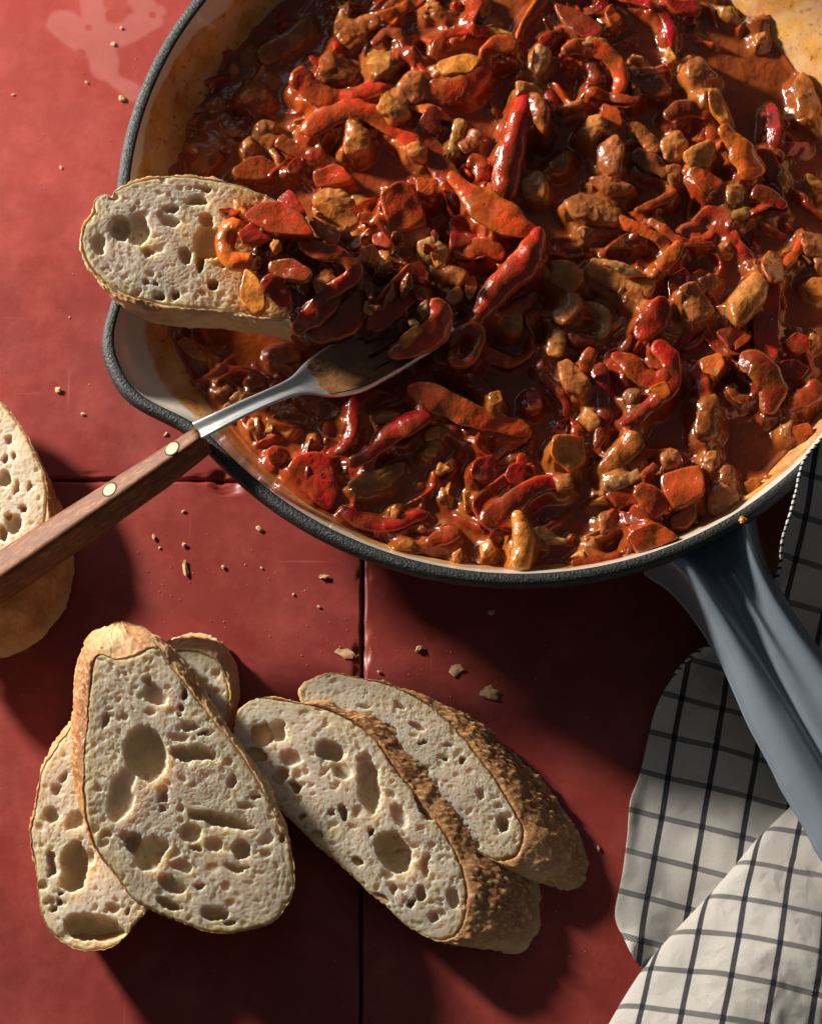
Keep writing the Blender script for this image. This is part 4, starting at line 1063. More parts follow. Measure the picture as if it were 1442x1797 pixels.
K('B', [(540, 100), (620, 78), (642, 130), (560, 152)], 'L', .25, 'olive cube near the top edge of the stew')
K('B', [(1198, 60), (1240, 8), (1295, 90), (1240, 142)], 'R', .4, 'small red pepper piece at the top edge right of the leaf-shaped skin')
S('C', [(400, 662), (470, 682), (540, 760), (560, 812)], [50, 75, 60], 'B', .4, 'brown onion strip slanting below the dark flap')
# --- upper right
K('C', [(730, 310), (800, 288), (850, 350), (902, 388), (840, 422), (740, 412)], 'T', .65, 'tan onion square with a notch at the upper right')
K('C', [(738, 440), (850, 428), (882, 500), (780, 512)], 'T', .5, 'tan onion piece directly below the notched one')
K('C', [(848, 480), (905, 468), (955, 620), (920, 642), (858, 570)], 'G', .75, 'upright amber onion bar at the upper right', kind='onion')
S('C', [(610, 615), (680, 582), (760, 575), (850, 602)], [60, 90, 70], 'D', .5, 'dark red-brown strip left of the upright amber bar')
K('C', [(588, 740), (690, 668), (742, 750), (700, 832), (620, 842)], 'T', .5, 'tan onion block below the dark red-brown strip')
K('C', [(715, 790), (860, 730), (892, 770), (850, 882), (740, 882)], 'T', .75, 'broad tan onion wedge with a straight top edge, upper right')
S('C', [(820, 672), (812, 740)], [12, 32], 'R', .6, 'tiny red spike behind the broad onion wedge', t=.1)
K('C', [(738, 888), (800, 868), (932, 950), (880, 992), (820, 1012), (760, 960)], 'R', .6, 'red pepper diamond below the broad onion wedge')
S('C', [(920, 650), (965, 725), (1010, 790), (1055, 860), (1085, 945)], [65, 80, 120, 130, 110], 'O', [.9, .8, .7, .5], 'long orange pepper piece with a knobbed top at the upper right', dome=.15)
K('C', [(1095, 790), (1180, 788), (1222, 880), (1180, 962), (1110, 902)], 'D', .35, 'dark red square right of the knobbed orange piece')
K('C', [(1195, 922), (1240, 868), (1282, 940), (1230, 1002)], 'L', .4, 'olive sliver at the right of the dark red square')
S('F', [(1075, 95), (1160, 135), (1260, 182)], [60, 85, 50], 'D', .4, 'dark red strip below the knobbed orange piece')
K('C', [(1290, 430), (1342, 360), (1402, 420), (1442, 560), (1400, 622), (1320, 600)], 'B', .5, 'large brown glazed piece leaning on the right wall', t=.5)
K('C', [(610, -10), (800, -10), (785, 58), (680, 72)], 'C', .5, 'crimson tomato piece cut by the top edge of the picture', kind='tomato')
K('C', [(890, 28), (982, 18), (972, 100), (900, 92)], 'L', .35, 'greenish celery cube at the top right')
K('C', [(1035, 92), (1172, 58), (1182, 100), (1060, 132)], 'B', .4, 'brown strip-like piece by the top right wall')
K('C', [(1088, 172), (1150, 138), (1172, 200), (1100, 232)], 'T', .2, 'half sunk tan onion near the top right wall')
S('C', [(440, 805), (540, 852), (640, 915)], [70, 95, 70], 'B', .45, 'brown onion strip lying left of the red pepper diamond')
K('C', [(600, 870), (700, 858), (712, 940), (650, 982)], 'T', .4, 'small tan onion bit touching the brown strip')
S('F', [(455, 212), (560, 168), (650, 132), (658, 90)], [25, 50, 30], 'R', .45, 'thin bent red sliver below the brown onion strip', t=.14)
K('C', [(1150, 740), (1252, 788), (1240, 852), (1178, 802)], 'B', .35, 'small brown piece above the dark red square')
# --- heap on the bread and fork
def bed(crop, pts, z, gx, gy, h, seed, label):
    px = [cpx(crop, p) for p in pts]; mx = np.mean([p[0] for p in px]); my = np.mean([p[1] for p in px]); g = G(mx, my, z)
    O = catmull(solve_plane(px, z, gx, gy, g[0], g[1]), 260, True); c = O.mean(0)
    rr = np.linspace(0, 1, 80) ** .75
    Pn = c + rr[None, :, None] * (O[:, None, :] - c); Xb, Yb = Pn[..., 0], Pn[..., 1]
    O2 = 1 + .06 * fbm(Xb * 1.5 + seed, Yb * 1.5, o=3)
    Xb = c[0] + (Xb - c[0]) * O2; Yb = c[1] + (Yb - c[1]) * O2
    q, br = worley(Xb + .2 * fbm(Xb * 2, Yb * 2, o=2), Yb + .2 * fbm(Xb * 2 + 4, Yb * 2, o=2), .75, seed, .5, 1.2, .9)
    q2, b2 = worley(Xb, Yb, .33, seed + 2, .5, 1.1, .8)
    lum = .30 * np.sqrt(np.clip(1 - q ** 2, 0, 1)) + .10 * np.sqrt(np.clip(1 - q2 ** 2, 0, 1)) + .22 * fbm(Xb * 1.2 + seed, Yb * 1.2, o=4)
    Zb = Pn[..., 2] - h + h * np.sqrt(np.clip(1 - rr[None, :] ** 3, 0, 1)) + lum * (1 - rr[None, :] ** 6) - .2
    tc = np.ones(Xb.shape + (3,)) * np.array([.16, .03, .005]); kk = (q < 1)[..., None] * np.clip(.2 + .8 * noise3(Xb * .9 + seed, Yb * .9, Xb * 0), 0, 1)[..., None]
    pal = np.array([[.46, .17, .03], [.34, .025, .006], [.40, .10, .015]])[(np.floor(Xb * 1.3) + np.floor(Yb * 1.3) * 2).astype(int) % 3]
    tc = tc * (1 - kk) + pal * kk
    o = mk('stew_heap', np.stack([Xb, Yb, Zb], -1).reshape(-1, 3), quads(260, 80, True), M_SAUCE, cols={'tint': tc.reshape(-1, 3)})
    return recentre(tag(o, label, 'stew', 'heaps of stew on the fork and bread'))
bed('D', [(90, 330), (200, 250), (400, 240), (600, 330), (760, 420), (800, 620), (720, 800), (500, 865), (380, 800), (300, 640), (140, 500)], 6.25, -.17, .08, 1.3, 3, 'sauce-soaked bed of stew heaped on the dipped bread')
bed('D', [(520, 420), (700, 330), (900, 400), (1100, 500), (1180, 640), (1150, 780), (1040, 850), (900, 890), (760, 890), (620, 850), (540, 700)], 5.2, -.10, .05, 1.5, 8, 'sauce-soaked mound of stew lying on the fork tines beside the bread')
S('D', [(150, 330), (90, 292), (52, 335), (52, 410), (95, 460), (190, 475)], [50, 80, 90, 90, 90, 80], 'O', 0, 'bright orange pepper curl hanging at the left end of the heap', z=[6.9, 6.85, 6.75, 6.7, 6.7, 6.8], dome=.35, t=.32)
K('D', [(148, 225), (230, 172), (340, 165), (445, 222), (505, 332), (400, 332), (290, 322), (180, 262)], 'O', 0, 'large glossy orange-red pepper cap on top of the heap on the bread', z=7.25, t=.5, tilt=(-.05, -.25))
K('D', [(310, 152), (392, 98), (475, 222), (400, 195)], 'R', 0, 'bright red pointed pepper piece behind the pepper cap', z=7.1, t=.35)
K('D', [(105, 320), (190, 268), (278, 300), (272, 352), (150, 382)], 'C', 0, 'crimson tomato scrap tucked under the pepper cap', z=7.05, t=.4, kind='tomato')
K('D', [(225, 262), (268, 256), (275, 300), (235, 305)], 'P', 0, 'tiny pale cube at the left of the pepper cap', z=7.3, t=.25)
K('D', [(150, 508), (205, 560), (255, 640), (252, 720), (210, 748), (138, 702), (122, 630)], 'G', 0, 'yellow-orange pepper tongue hanging over the bread crust', z=6.75, t=.4, tilt=(.05, .12))
S('D', [(245, 560), (312, 622), (372, 712)], [70, 90, 70], 'R', 0, 'red pepper finger right of the yellow-orange tongue', z=[6.9, 6.7, 6.4])
K('D', [(278, 480), (400, 458), (505, 520), (482, 572), (360, 562), (280, 530)], 'D', 0, 'dark glazed pepper slab in the middle of the heap', z=6.95, t=.35)
K('D', [(275, 375), (330, 362), (350, 395), (300, 425)], 'T', 0, 'small onion knob on the heap under the pepper cap', z=7.1, t=.35)
S('D', [(430, 368), (530, 418), (640, 440), (705, 480), (722, 545), (640, 612), (560, 660), (490, 750), (425, 840)], [60, 80, 80, 75, 75, 70, 60, 70, 60], 'R', 0, 'long zigzag red pepper ribbon across the heap', z=[7.0, 6.9, 6.8, 6.7, 6.6, 6.3, 6.0, 5.6], roll=[0, 25, 30, 10])
S('D', [(770, 620), (760, 700), (690, 780), (590, 840), (480, 870)], [60, 120, 130, 120, 70], 'D', 0, 'broad dark red pepper strip at the lower side of the heap', z=[5.6, 5.6, 5.5, 5.4, 5.3], roll=[10, 30, 30, 20])
S('D', [(640, 650), (560, 720), (470, 780), (400, 860)], [60, 110, 100, 60], 'D', 0, 'dark red pepper strip hanging off the end of the dipped bread', z=[6.0, 6.0, 5.8, 5.4], roll=[0, 20, 20, 0])
K('D', [(500, 560), (600, 500), (640, 570), (600, 620), (520, 640)], 'T', 0, 'tan onion in the crook of the zigzag ribbon', z=6.45, t=.4)
K('D', [(505, 180), (570, 165), (720, 210), (752, 262), (700, 302), (600, 302), (520, 242)], 'G', .0, 'glossy amber onion layer at the top right of the heap', z=5.9, t=.45, kind='onion')
K('D', [(500, 120), (570, 70), (660, 90), (740, 160), (640, 190), (520, 175)], 'T', .0, 'tan onion layer just above the amber one', z=5.6, t=.45)
S('D', [(740, 238), (800, 250), (855, 258)], [45, 70, 40], 'O', .8, 'short orange pepper tip right of the amber onion layer')
S('D', [(498, 250), (570, 322), (645, 372)], [45, 62, 60], 'T', 0, 'bumpy onion strand between the pepper cap and the ribbon', z=[7.0, 6.7, 6.3])
K('D', [(718, 390), (830, 380), (865, 450), (830, 500), (750, 520)], 'T', 0, 'lumpy tan onion right of the zigzag ribbon', z=5.4, t=.5, wavy=2)
K('D', [(655, 350), (770, 330), (760, 400), (680, 410)], 'R', 0, 'small red flap above the lumpy tan onion', z=5.7, t=.3)
K('D', [(868, 110), (960, 42), (1040, 60), (1082, 200), (1095, 272), (1000, 302), (930, 332), (885, 220)], 'C', 1.3, 'large crimson glossy pepper piece right of the heap', t=.7, tilt=(-.15, .2))
K('D', [(1050, 28), (1175, 40), (1145, 122), (1060, 132)], 'R', .9, 'red pepper piece tucked behind the large crimson one')
K('D', [(925, 350), (1010, 288), (1125, 290), (1105, 372), (1020, 442), (930, 432)], 'T', .95, 'smooth round onion piece below the large crimson pepper', t=.5)
K('E', [(215, 370), (290, 330), (382, 390), (372, 462), (290, 482), (230, 432)], 'P', 1.1, 'ribbed pale onion piece next to the smooth round one', t=.45)
K('E', [(390, 260), (500, 238), (545, 322), (500, 392), (395, 392)], 'R', .7, 'bumpy red tomato piece left of the long skin band', kind='tomato', wavy=2.4)
S('E', [(395, 420), (490, 410), (590, 402), (675, 458)], [80, 100, 95, 30], 'R', .7, 'red pepper tongue with a spiked end below the tomato')
S('E', [(275, 530), (370, 525), (480, 575)], [90, 120, 80], 'T', .7, 'curved tan onion shell below the red pepper tongue', dome=.3)
K('E', [(470, 560), (520, 548), (535, 620), (500, 680), (470, 640)], 'G', .75, 'amber nub left of the long red strip', kind='onion')
S('E', [(385, 700), (420, 655), (460, 640)], [50, 75, 50], 'T', .7, 'short tan onion curl over the fork tines')
S('D', [(1085, 490), (1030, 560), (960, 650), (880, 745), (810, 835)], [60, 120, 140, 120, 70], 'C', 0, 'long dark crimson pepper boat right of the heap', z=[5.2, 5.3, 5.3, 5.2, 5.0], roll=[25, 35, 25], dome=-.15)
S('D', [(1135, 670), (1185, 760), (1150, 850), (1050, 910), (900, 962)], [60, 120, 140, 110, 50], 'C', 0, 'crimson pepper shell cupping a yellow onion on the fork', z=[5.6, 5.5, 5.3, 5.1, 4.9], roll=[0, 30, 30, 10])
K('D', [(955, 880), (1060, 800), (1095, 832), (1010, 918), (975, 925)], 'G', 0, 'yellow onion bar inside the crimson shell', z=5.55, t=.3, kind='onion')
K('D', [(1050, 720), (1110, 670), (1130, 740), (1085, 790)], 'T', 0, 'small amber onion at the top of the crimson shell', z=5.6, t=.3)
K('D', [(1005, 780), (1045, 768), (1068, 800), (1020, 815)], 'P', 0, 'tiny pale glassy onion bit in the crimson shell', z=5.5, t=.2)
S('E', [(375, 800), (400, 770), (432, 742)], [12, 24, 20], 'L', 1.1, 'small green-yellow herb leaf by the fork tines', t=.08, kind='celery')
S('E', [(862, 300), (825, 400), (775, 490), (700, 565), (625, 640), (570, 720), (530, 800)], [80, 120, 135, 130, 115, 100, 80], 'R', [1.15, 1.25, 1.2, 1.1, 1.0, .9], 'thick bright red pepper strip running diagonally through the centre', dome=.3, t=.45)
S('E', [(385, 0), (470, 100), (570, 175), (690, 250), (800, 300), (855, 315)], [50, 80, 165, 150, 90, 50], 'R', [.9, 1.0, 1.2, 1.2, 1.1], 'broad smooth red pepper band with a bright gleam at the centre', dome=.12, t=.22)
K('E', [(300, 960), (420, 860), (520, 820), (560, 880), (510, 990), (430, 1025), (330, 1010)], 'D', .75, 'dark hollow end of a rolled pepper below the diagonal strip', t=.6)
S('E', [(400, 930), (425, 865), (500, 825), (552, 860), (540, 930), (495, 995), (435, 1020), (398, 975), (398, 935)], [40, 42, 42, 44, 44, 44, 40, 36], 'R', 1.05, 'bright red ring edge of the rolled pepper end', t=.35)
# --- centre and right
K('E', [(600, 752), (690, 708), (772, 730), (772, 832), (700, 862), (618, 802)], 'T', .5, 'squarish tan onion right of the rolled pepper end')
K('E', [(915, 470), (1040, 488), (1115, 530), (1102, 592), (1000, 622), (925, 590)], 'T', .65, 'wide glossy tan onion fold, upper of two in the centre right', wavy=2)
K('E', [(945, 640), (1070, 638), (1085, 710), (1000, 795), (912, 755)], 'T', .65, 'wide glossy tan onion fold, lower of two in the centre right', wavy=2)
S('F', [(205, 500), (310, 530), (430, 580), (560, 625)], [100, 120, 130, 110], 'T', .5, 'long tan onion shell with a white shard on top')
S('F', [(700, 375), (640, 450), (575, 510)], [45, 75, 70], 'O', .75, 'orange pepper finger rising at the end of the onion shell')
K('F', [(285, 485), (350, 478), (450, 508), (522, 545), (430, 552)], 'P', .85, 'white translucent onion shard', t=.15)
S('F', [(378, 618), (430, 672), (500, 702)], [50, 60, 50], 'T', .45, 'wormlike tan onion curl under the onion shell')
S('F', [(612, 660), (585, 740), (510, 830), (460, 880)], [50, 110, 110, 60], 'R', [.9, .8, .6], 'bright red pepper piece with white gleam, right of centre')
K('F', [(598, 770), (670, 788), (705, 850), (640, 852)], 'G', .5, 'small amber onion below the gleaming red piece', kind='onion')
S('F', [(728, 590), (770, 692), (830, 785)], [80, 125, 120], 'T', [.8, .7, .6], 'thick ribbed onion bar slanting beside the dark red plate')
K('F', [(638, 560), (720, 498), (772, 580), (700, 662), (640, 722)], 'D', .45, 'dark red-brown plate left of the ribbed onion bar', t=.3)
K('F', [(965, 640), (1100, 508), (1162, 570), (1152, 662), (1060, 762), (1000, 802), (948, 720)], 'T', .95, 'large glossy tan onion piece with a shiny ridge at the right', t=.6)
K('F', [(1115, 480), (1170, 398), (1242, 440), (1252, 560), (1180, 572)], 'T', .6, 'tan onion piece above the tall red plate')
K('F', [(1165, 600), (1222, 598), (1215, 780), (1202, 1000), (1100, 942), (1078, 850), (1100, 700)], 'R', .5, 'tall flat red pepper plate at the right', t=.25, tilt=(.1, .05))
K('F', [(880, 832), (1072, 818), (1052, 880), (960, 932)], 'D', .5, 'dark pepper wedge left of the tall red plate', t=.3)
K('F', [(985, 900), (1062, 835), (1068, 880), (990, 940)], 'O', .6, 'thin orange-edged sliver on the dark wedge', t=.15)
K('F', [(1350, 600), (1390, 560), (1450, 560), (1470, 620), (1442, 660), (1385, 650)], 'G', .35, 'round golden disc at the right edge')
K('F', [(1238, 900), (1300, 838), (1372, 870), (1372, 932), (1300, 962)], 'C', .55, 'bright crimson bead-like pepper at the right', t=.5)
K('F', [(1385, 845), (1432, 860), (1420, 905), (1380, 925)], 'T', .4, 'tiny tan cube beside the crimson bead')
K('F', [(775, 560), (892, 528), (905, 590), (850, 662)], 'T', .3, 'thin brown onion flap right of the dark plate')
K('F', [(1325, 310), (1450, 325), (1450, 440), (1358, 442)], 'T', .35, 'tan onion square at the right edge')
K('F', [(1128, 238), (1192, 238), (1202, 282), (1148, 285)], 'T', .25, 'small tan bit below the dark red strip at the right')
K('F', [(885, 392), (960, 368), (975, 410), (898, 422)], 'T', .25, 'small tan bit in smooth sauce, right of centre')
K('F', [(905, 195), (1070, 168), (1062, 232), (960, 262)], 'L', .4, 'layered olive-tan piece below the knobbed orange one')
K('F', [(930, 60), (1040, 50), (1040, 150), (950, 170)], 'T', .5, 'tan cube under the foot of the knobbed orange piece')
K('F', [(410, 330), (530, 308), (535, 362), (480, 402), (300, 402)], 'D', .3, 'dark triangular skin below the big striped onion', t=.2)
S('F', [(60, 830), (40, 900), (30, 980)], [70, 80, 60], 'T', .5, 'upright onion curl at the centre below the glossy folds')
K('F', [(95, 840), (250, 870), (240, 920), (130, 930)], 'B', .4, 'brown onion sliver right of the upright curl')
# --- lower left and bottom
S('G', [(470, 225), (560, 280), (680, 335), (800, 385), (920, 418), (1040, 450), (1115, 485)], [60, 130, 125, 115, 100, 80, 40], 'O', [.7, .75, .75, .7, .6, .5], 'long orange-red pepper strip below the fork tines, pointing right', dome=.1, roll=-12)
S('G', [(590, 392), (500, 412), (410, 455), (340, 525), (260, 590), (150, 650)], [60, 110, 110, 95, 65, 35], 'C', [.75, .7, .6, .5], 'glossy crimson pepper strip tapering to the lower left')
K('G', [(148, 745), (210, 698), (330, 660), (452, 618), (425, 700), (340, 790), (220, 802)], 'L', .35, 'almond-shaped olive piece under the crimson strip', t=.35)
S('G', [(118, 868), (200, 930), (330, 965), (450, 940), (572, 898)], [40, 70, 75, 60, 35], 'R', .35, 'boat-shaped red pepper sliver near the lower left rim')
K('G', [(800, 700), (822, 618), (922, 588), (932, 720), (850, 742)], 'C', .45, 'dark crimson cube in the sauce, left of its pointed neighbour')
K('G', [(978, 705), (1010, 650), (1092, 628), (1080, 762), (1010, 742)], 'C', .5, 'pointed dark crimson piece right of the crimson cube')
K('G', [(1235, 490), (1390, 498), (1402, 620), (1320, 682), (1232, 590)], 'G', .75, 'golden onion square at the lower middle', kind='onion')
K('G', [(1225, 700), (1330, 688), (1335, 762), (1260, 782)], 'T', .7, 'onion lump below the golden square')
S('G', [(850, 960), (950, 895), (1050, 820), (1150, 755), (1250, 735), (1330, 760)], [100, 105, 95, 85, 80, 80], 'R', [.6, .65, .6, .5, .4], 'red-orange pepper strip running up to the golden square')
S('G', [(1028, 895), (1068, 980), (1072, 1100), (1058, 1210)], [60, 90, 100, 80], 'G', [.5, .65, .65, .6], 'upright amber pepper strip touching the bottom rim', dome=.3, t=.4)
K('G', [(755, 785), (850, 775), (868, 880), (765, 892)], 'G', .12, 'yellowish potato-like piece just under the sauce', kind='onion')
K('G', [(598, 432), (662, 428), (640, 502), (560, 522), (548, 462)], 'T', .4, 'brownish onion square below the end of the crimson strip')
S('G', [(600, 520), (588, 605)], 62, 'T', .25, 'sunken onion strip below the brownish square')
K('G', [(278, 372), (350, 358), (432, 370), (432, 402), (300, 432)], 'T', .4, 'tan onion wedge below the bowl of the fork')
K('G', [(98, 392), (150, 368), (192, 412), (138, 442)], 'T', .35, 'small tan cube under the neck of the fork')
K('G', [(888, 262), (960, 248), (972, 312), (908, 342)], 'G', 1.0, 'small yellow cube on the long orange-red strip', kind='onion')
K('G', [(1078, 250), (1162, 250), (1182, 342), (1108, 362)], 'C', .4, 'dark crimson cube above the end of the long orange strip')
S('G', [(785, 180), (850, 235), (900, 300)], [40, 78, 60], 'D', .5, 'dark crimson strip behind the small yellow cube')
K('H', [(48, 100), (105, 75), (232, 208), (180, 272), (100, 242), (58, 170)], 'T', .7, 'ribbed tan onion leaf leaning to the right, centre of the lower half')
S('H', [(240, 35), (205, 90), (195, 160)], [50, 65, 50], 'O', [.9, .8, .6], 'small orange pepper finger behind the ribbed onion leaf')
K('H', [(148, 400), (200, 335), (278, 380), (272, 442), (220, 472)], 'T', .5, 'ribbed onion cube below the leaning leaf')
S('G', [(565, 1082), (660, 1020), (745, 1000)], [45, 80, 40], 'C', .35, 'crimson pepper sliver near the bottom rim')
S('G', [(590, 1052), (625, 1000), (660, 948)], [8, 16, 10], 'P', .35, 'needle-thin pale onion spike next to the crimson sliver', t=.08)
K('G', [(375, 870), (400, 850), (432, 890), (410, 935), (378, 925)], 'T', .5, 'little round onion bead on the boat-shaped sliver')
K('G', [(508, 960), (550, 950), (572, 985), (540, 1010), (505, 995)], 'T', .3, 'onion bead between the boat-shaped sliver and the rim')
K('G', [(362, 1080), (460, 1048), (545, 1090), (480, 1132), (380, 1112)], 'B', .35, 'brown lumpy onion cluster close to the lower left rim', wavy=2)
K('J', [(370, 260), (440, 180), (560, 158), (655, 190), (695, 400), (640, 505), (560, 470), (450, 380)], 'C', .3, 'big smooth crimson pepper piece at the lower left of the stew', t=.5, tilt=(0, .1))
K('J', [(250, 150), (290, 120), (325, 135), (320, 215), (270, 210)], 'C', .4, 'small crimson nub up left of the smooth crimson piece')
K('G', [(840, 1060), (900, 1038), (932, 1100), (850, 1152)], 'T', .4, 'tan onion bit left of the amber strip at the bottom')
K('G', [(698, 1112), (752, 1078), (742, 1172), (705, 1165)], 'T', .3, 'pale tan onion bit near the bottom rim')
# --- lower right
S('H', [(335, 60), (430, 108), (515, 180), (580, 200), (625, 150)], [60, 110, 115, 90, 50], 'R', [.6, .7, .7, .8], 'inner red pepper curl of the big loop at the lower right', roll=20)
S('H', [(560, 0), (630, 70), (655, 160), (625, 250), (520, 345), (375, 440)], [90, 90, 85, 85, 60, 30], 'R', [.7, .8, .8, .6, .4], 'outer red pepper arc of the big loop at the lower right')
K('H', [(390, 280), (430, 245), (490, 250), (480, 340), (410, 355)], 'L', .55, 'olive celery piece inside the red loop')
K('H', [(520, 240), (620, 198), (645, 265), (605, 305)], 'O', .85, 'orange pepper corner inside the red loop')
S('H', [(270, 110), (268, 200), (282, 300), (300, 400), (250, 560)], [70, 85, 80, 60, 40], 'D', .35, 'dark red strip running down left of the red loop')
S('H', [(470, 475), (430, 545), (355, 625), (268, 695)], [90, 110, 95, 35], 'G', [.9, .75, .6, .4], 'curved golden onion horn at the lower right', kind='onion')
K('H', [(805, 95), (900, 58), (935, 112), (890, 182), (818, 152)], 'O', .7, 'orange-red pepper lump above the mealy brown piece')
K('H', [(715, 270), (850, 258), (952, 380), (882, 482), (780, 485), (760, 352)], 'B', .6, 'mealy orange-brown lump at the lower right', wavy=3.5, t=.6)
S('H', [(1000, 110), (1085, 105), (1150, 175), (1180, 260), (1150, 380)], [90, 130, 130, 120, 80], 'D', [.7, .8, .75, .5], 'big folded dark red pepper with a soft gleam at the right')
S('H', [(955, 220), (995, 290), (1065, 305)], 42, 'D', .4, 'lower lip of the big folded dark pepper')
S('H', [(1248, 352), (1340, 295), (1450, 232)], [50, 95, 95], 'O', [.4, .6, .7], 'orange-red pepper strip at the right edge')
K('H', [(1225, 105), (1300, 78), (1382, 130), (1330, 192), (1228, 192)], 'D', .45, 'brown-red pepper piece above the strip at the right edge')
K('H', [(593, 702), (690, 668), (800, 648), (822, 800), (740, 842), (670, 872), (640, 832), (602, 782)], 'O', .95, 'large squarish orange-tan piece close to the rim above the handle', t=.7, sm=2)
K('H', [(835, 800), (935, 740), (1012, 800), (980, 892), (900, 932), (848, 882)], 'T', .45, 'translucent tan onion beside the large squarish piece')
S('H', [(952, 650), (948, 740)], [55, 70], 'T', .45, 'stub of onion above the translucent one')
K('H', [(318, 792), (440, 758), (530, 812), (500, 852), (370, 862)], 'R', .6, 'red pepper piece left of the crimson strap')
S('H', [(460, 765), (545, 825), (605, 910)], [70, 115, 100], 'C', [.9, .85, .7], 'crimson pepper strap near the lower right rim')
K('H', [(390, 892), (520, 878), (562, 932), (440, 962), (408, 962)], 'C', .55, 'wet crimson pepper with white gleam by the bottom rim')
K('H', [(418, 1020), (560, 938), (685, 1030), (600, 1072), (480, 1112)], 'O', .85, 'brightest orange-red pepper piece at the rim left of the handle', t=.6, tilt=(.1, .25))
K('H', [(640, 930), (770, 850), (782, 922), (720, 982), (650, 975)], 'D', .5, 'dark red piece below the large squarish one')
K('H', [(588, 600), (640, 530), (698, 560), (692, 640), (620, 662)], 'T', .85, 'bumpy tan piece above the large squarish one', wavy=2.5)
K('H', [(398, 640), (470, 600), (512, 640), (450, 682)], 'B', .5, 'knobbly brown piece right of the golden horn', wavy=2.5)
S('H', [(290, 770), (380, 738), (490, 690)], [50, 65, 60], 'P', .65, 'pale ragged onion strand above the red piece')
K('H', [(208, 850), (300, 798), (322, 862)], 'T', .35, 'tan onion tip left of the red piece')
S('H', [(498, 712), (575, 655)], [30, 45], 'O', .8, 'short orange sliver under the bumpy tan piece')
K('H', [(1028, 740), (1100, 708), (1122, 762), (1060, 812)], 'G', .35, 'golden onion bead close to the right rim', kind='onion')
K('H', [(1130, 702), (1220, 688), (1182, 752)], 'T', .3, 'flat tan bit right of the golden bead')
K('H', [(838, 560), (902, 538), (912, 640), (860, 692), (808, 622)], 'T', .35, 'smooth sunken onion above the translucent one')
K('H', [(1270, 440), (1372, 425), (1402, 480), (1330, 505)], 'O', .5, 'small orange pepper bit near the right rim')
K('H', [(1228, 430), (1290, 398), (1282, 502), (1235, 500)], 'T', .4, 'tan bit left of the small orange one near the right rim')
K('H', [(108, 1132), (180, 1088), (202, 1142)], 'T', .45, 'onion corner at the bottom rim')
S('H', [(118, 1170), (260, 1150), (385, 1132)], [40, 55, 35], 'O', .5, 'orange pepper peel along the bottom rim')
K('H', [(265, 905), (350, 878), (345, 980), (280, 1005)], 'T', .35, 'tan onion piece left of the wet crimson pepper')
K('H', [(155, 1052), (240, 1028), (262, 1102), (180, 1110)], 'T', .3, 'tan onion piece above the onion corner')
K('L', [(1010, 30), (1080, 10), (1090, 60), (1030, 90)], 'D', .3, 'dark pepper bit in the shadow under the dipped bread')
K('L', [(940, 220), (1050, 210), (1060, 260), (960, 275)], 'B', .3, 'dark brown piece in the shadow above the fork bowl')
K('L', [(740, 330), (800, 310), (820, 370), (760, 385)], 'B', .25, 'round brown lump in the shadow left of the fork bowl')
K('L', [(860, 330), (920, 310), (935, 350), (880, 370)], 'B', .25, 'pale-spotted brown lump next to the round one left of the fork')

# --- small pieces that nothing tells apart
rg = np.random.default_rng(5)
for q_ in range(46):
    u = rg.random(); px, py = 400 + 370 * u, 400 + 85 * u + rg.normal() * 42
    z_ = 6.55 - 1.25 * u + .25 * rg.random(); g = G(px, py, z_); th = rg.random() * 3.14; L_ = .22 + .25 * rg.random(); w_ = .15 + .15 * rg.random(); pts = []
    for m_ in range(5):
        a_ = 6.283 * (m_ + .3 * rg.normal()) / 5; ux, uy = math.cos(a_), math.sin(a_)
        pts.append([g[0] + ux * L_ * math.cos(th) - uy * w_ * math.sin(th), g[1] + ux * L_ * math.sin(th) + uy * w_ * math.cos(th), z_ + .12 * ux * rg.normal()])
    col = rg.choice(['T', 'B', 'D', 'R', 'O', 'G'], p=[.25, .2, .2, .18, .1, .07])
    o = K('A', None, col, 0, 'small %s %s scrap in the heap, %s' % (CNAME[col], KIND[col][0], 'on the bread end' if px < 500 else ('between bread and fork' if px < 640 else 'over the fork tines')), t=.3, world=pts, wavy=1.3)
    o['group'] = 'small scraps in the heap of stew'
rg = np.random.default_rng(21)
longs = 0
for q_ in range(4000):
    if longs >= 34: break
    a = rg.random() * 6.283; r = 11.8 * math.sqrt(rg.random()); x, y = r * math.cos(a), r * math.sin(a)
    if y > 11 or (x < -1 and -7 < y < 2.5): continue
    if longs and min(np.hypot(c[0] - x, c[1] - y) for c in lc) < 1.9: continue
    lc = [] if not longs else lc
    lc.append((x, y)); longs += 1
    th = rg.random() * 6.283; ln = 1.9 + 1.7 * rg.random(); k1, k2 = rg.normal() * .55, rg.normal() * .35; w_ = .30 + .24 * rg.random(); pts = []
    hz = .42 + .32 * rg.random(); lcol = str(rg.choice(['R', 'C', 'D', 'O', 'R']))
    for u in np.linspace(-1, 1, 8):
        ax, ay = u * ln / 2, k1 * (1 - u * u) + k2 * math.sin(3.1 * u)
        X_, Y_ = x + ax * math.cos(th) - ay * math.sin(th), y + ax * math.sin(th) + ay * math.cos(th)
        if X_ * X_ + Y_ * Y_ > 156: f_ = 12.5 / math.hypot(X_, Y_); X_, Y_ = X_ * f_, Y_ * f_
        pts.append([X_, Y_, float(zbase(np.array(X_), np.array(Y_))) + hz * (1 - .55 * u * u) + .06 * rg.normal()])
    S('A', None, [w_, w_ * 1.15, w_ * 1.1, w_, w_ * .8], lcol, 0, 'long limp %s pepper ribbon, %s' % (CNAME[lcol], zone(x, y)), world=pts, t=.13, roll=[rg.normal() * 30, rg.normal() * 30, rg.normal() * 30], dome=.06 + .1 * rg.normal())
fills = 0
cent = [np.array([v[0][:, 0].mean(), v[0][:, 1].mean()]) for v in PIECES]
n0_ = len(cent)
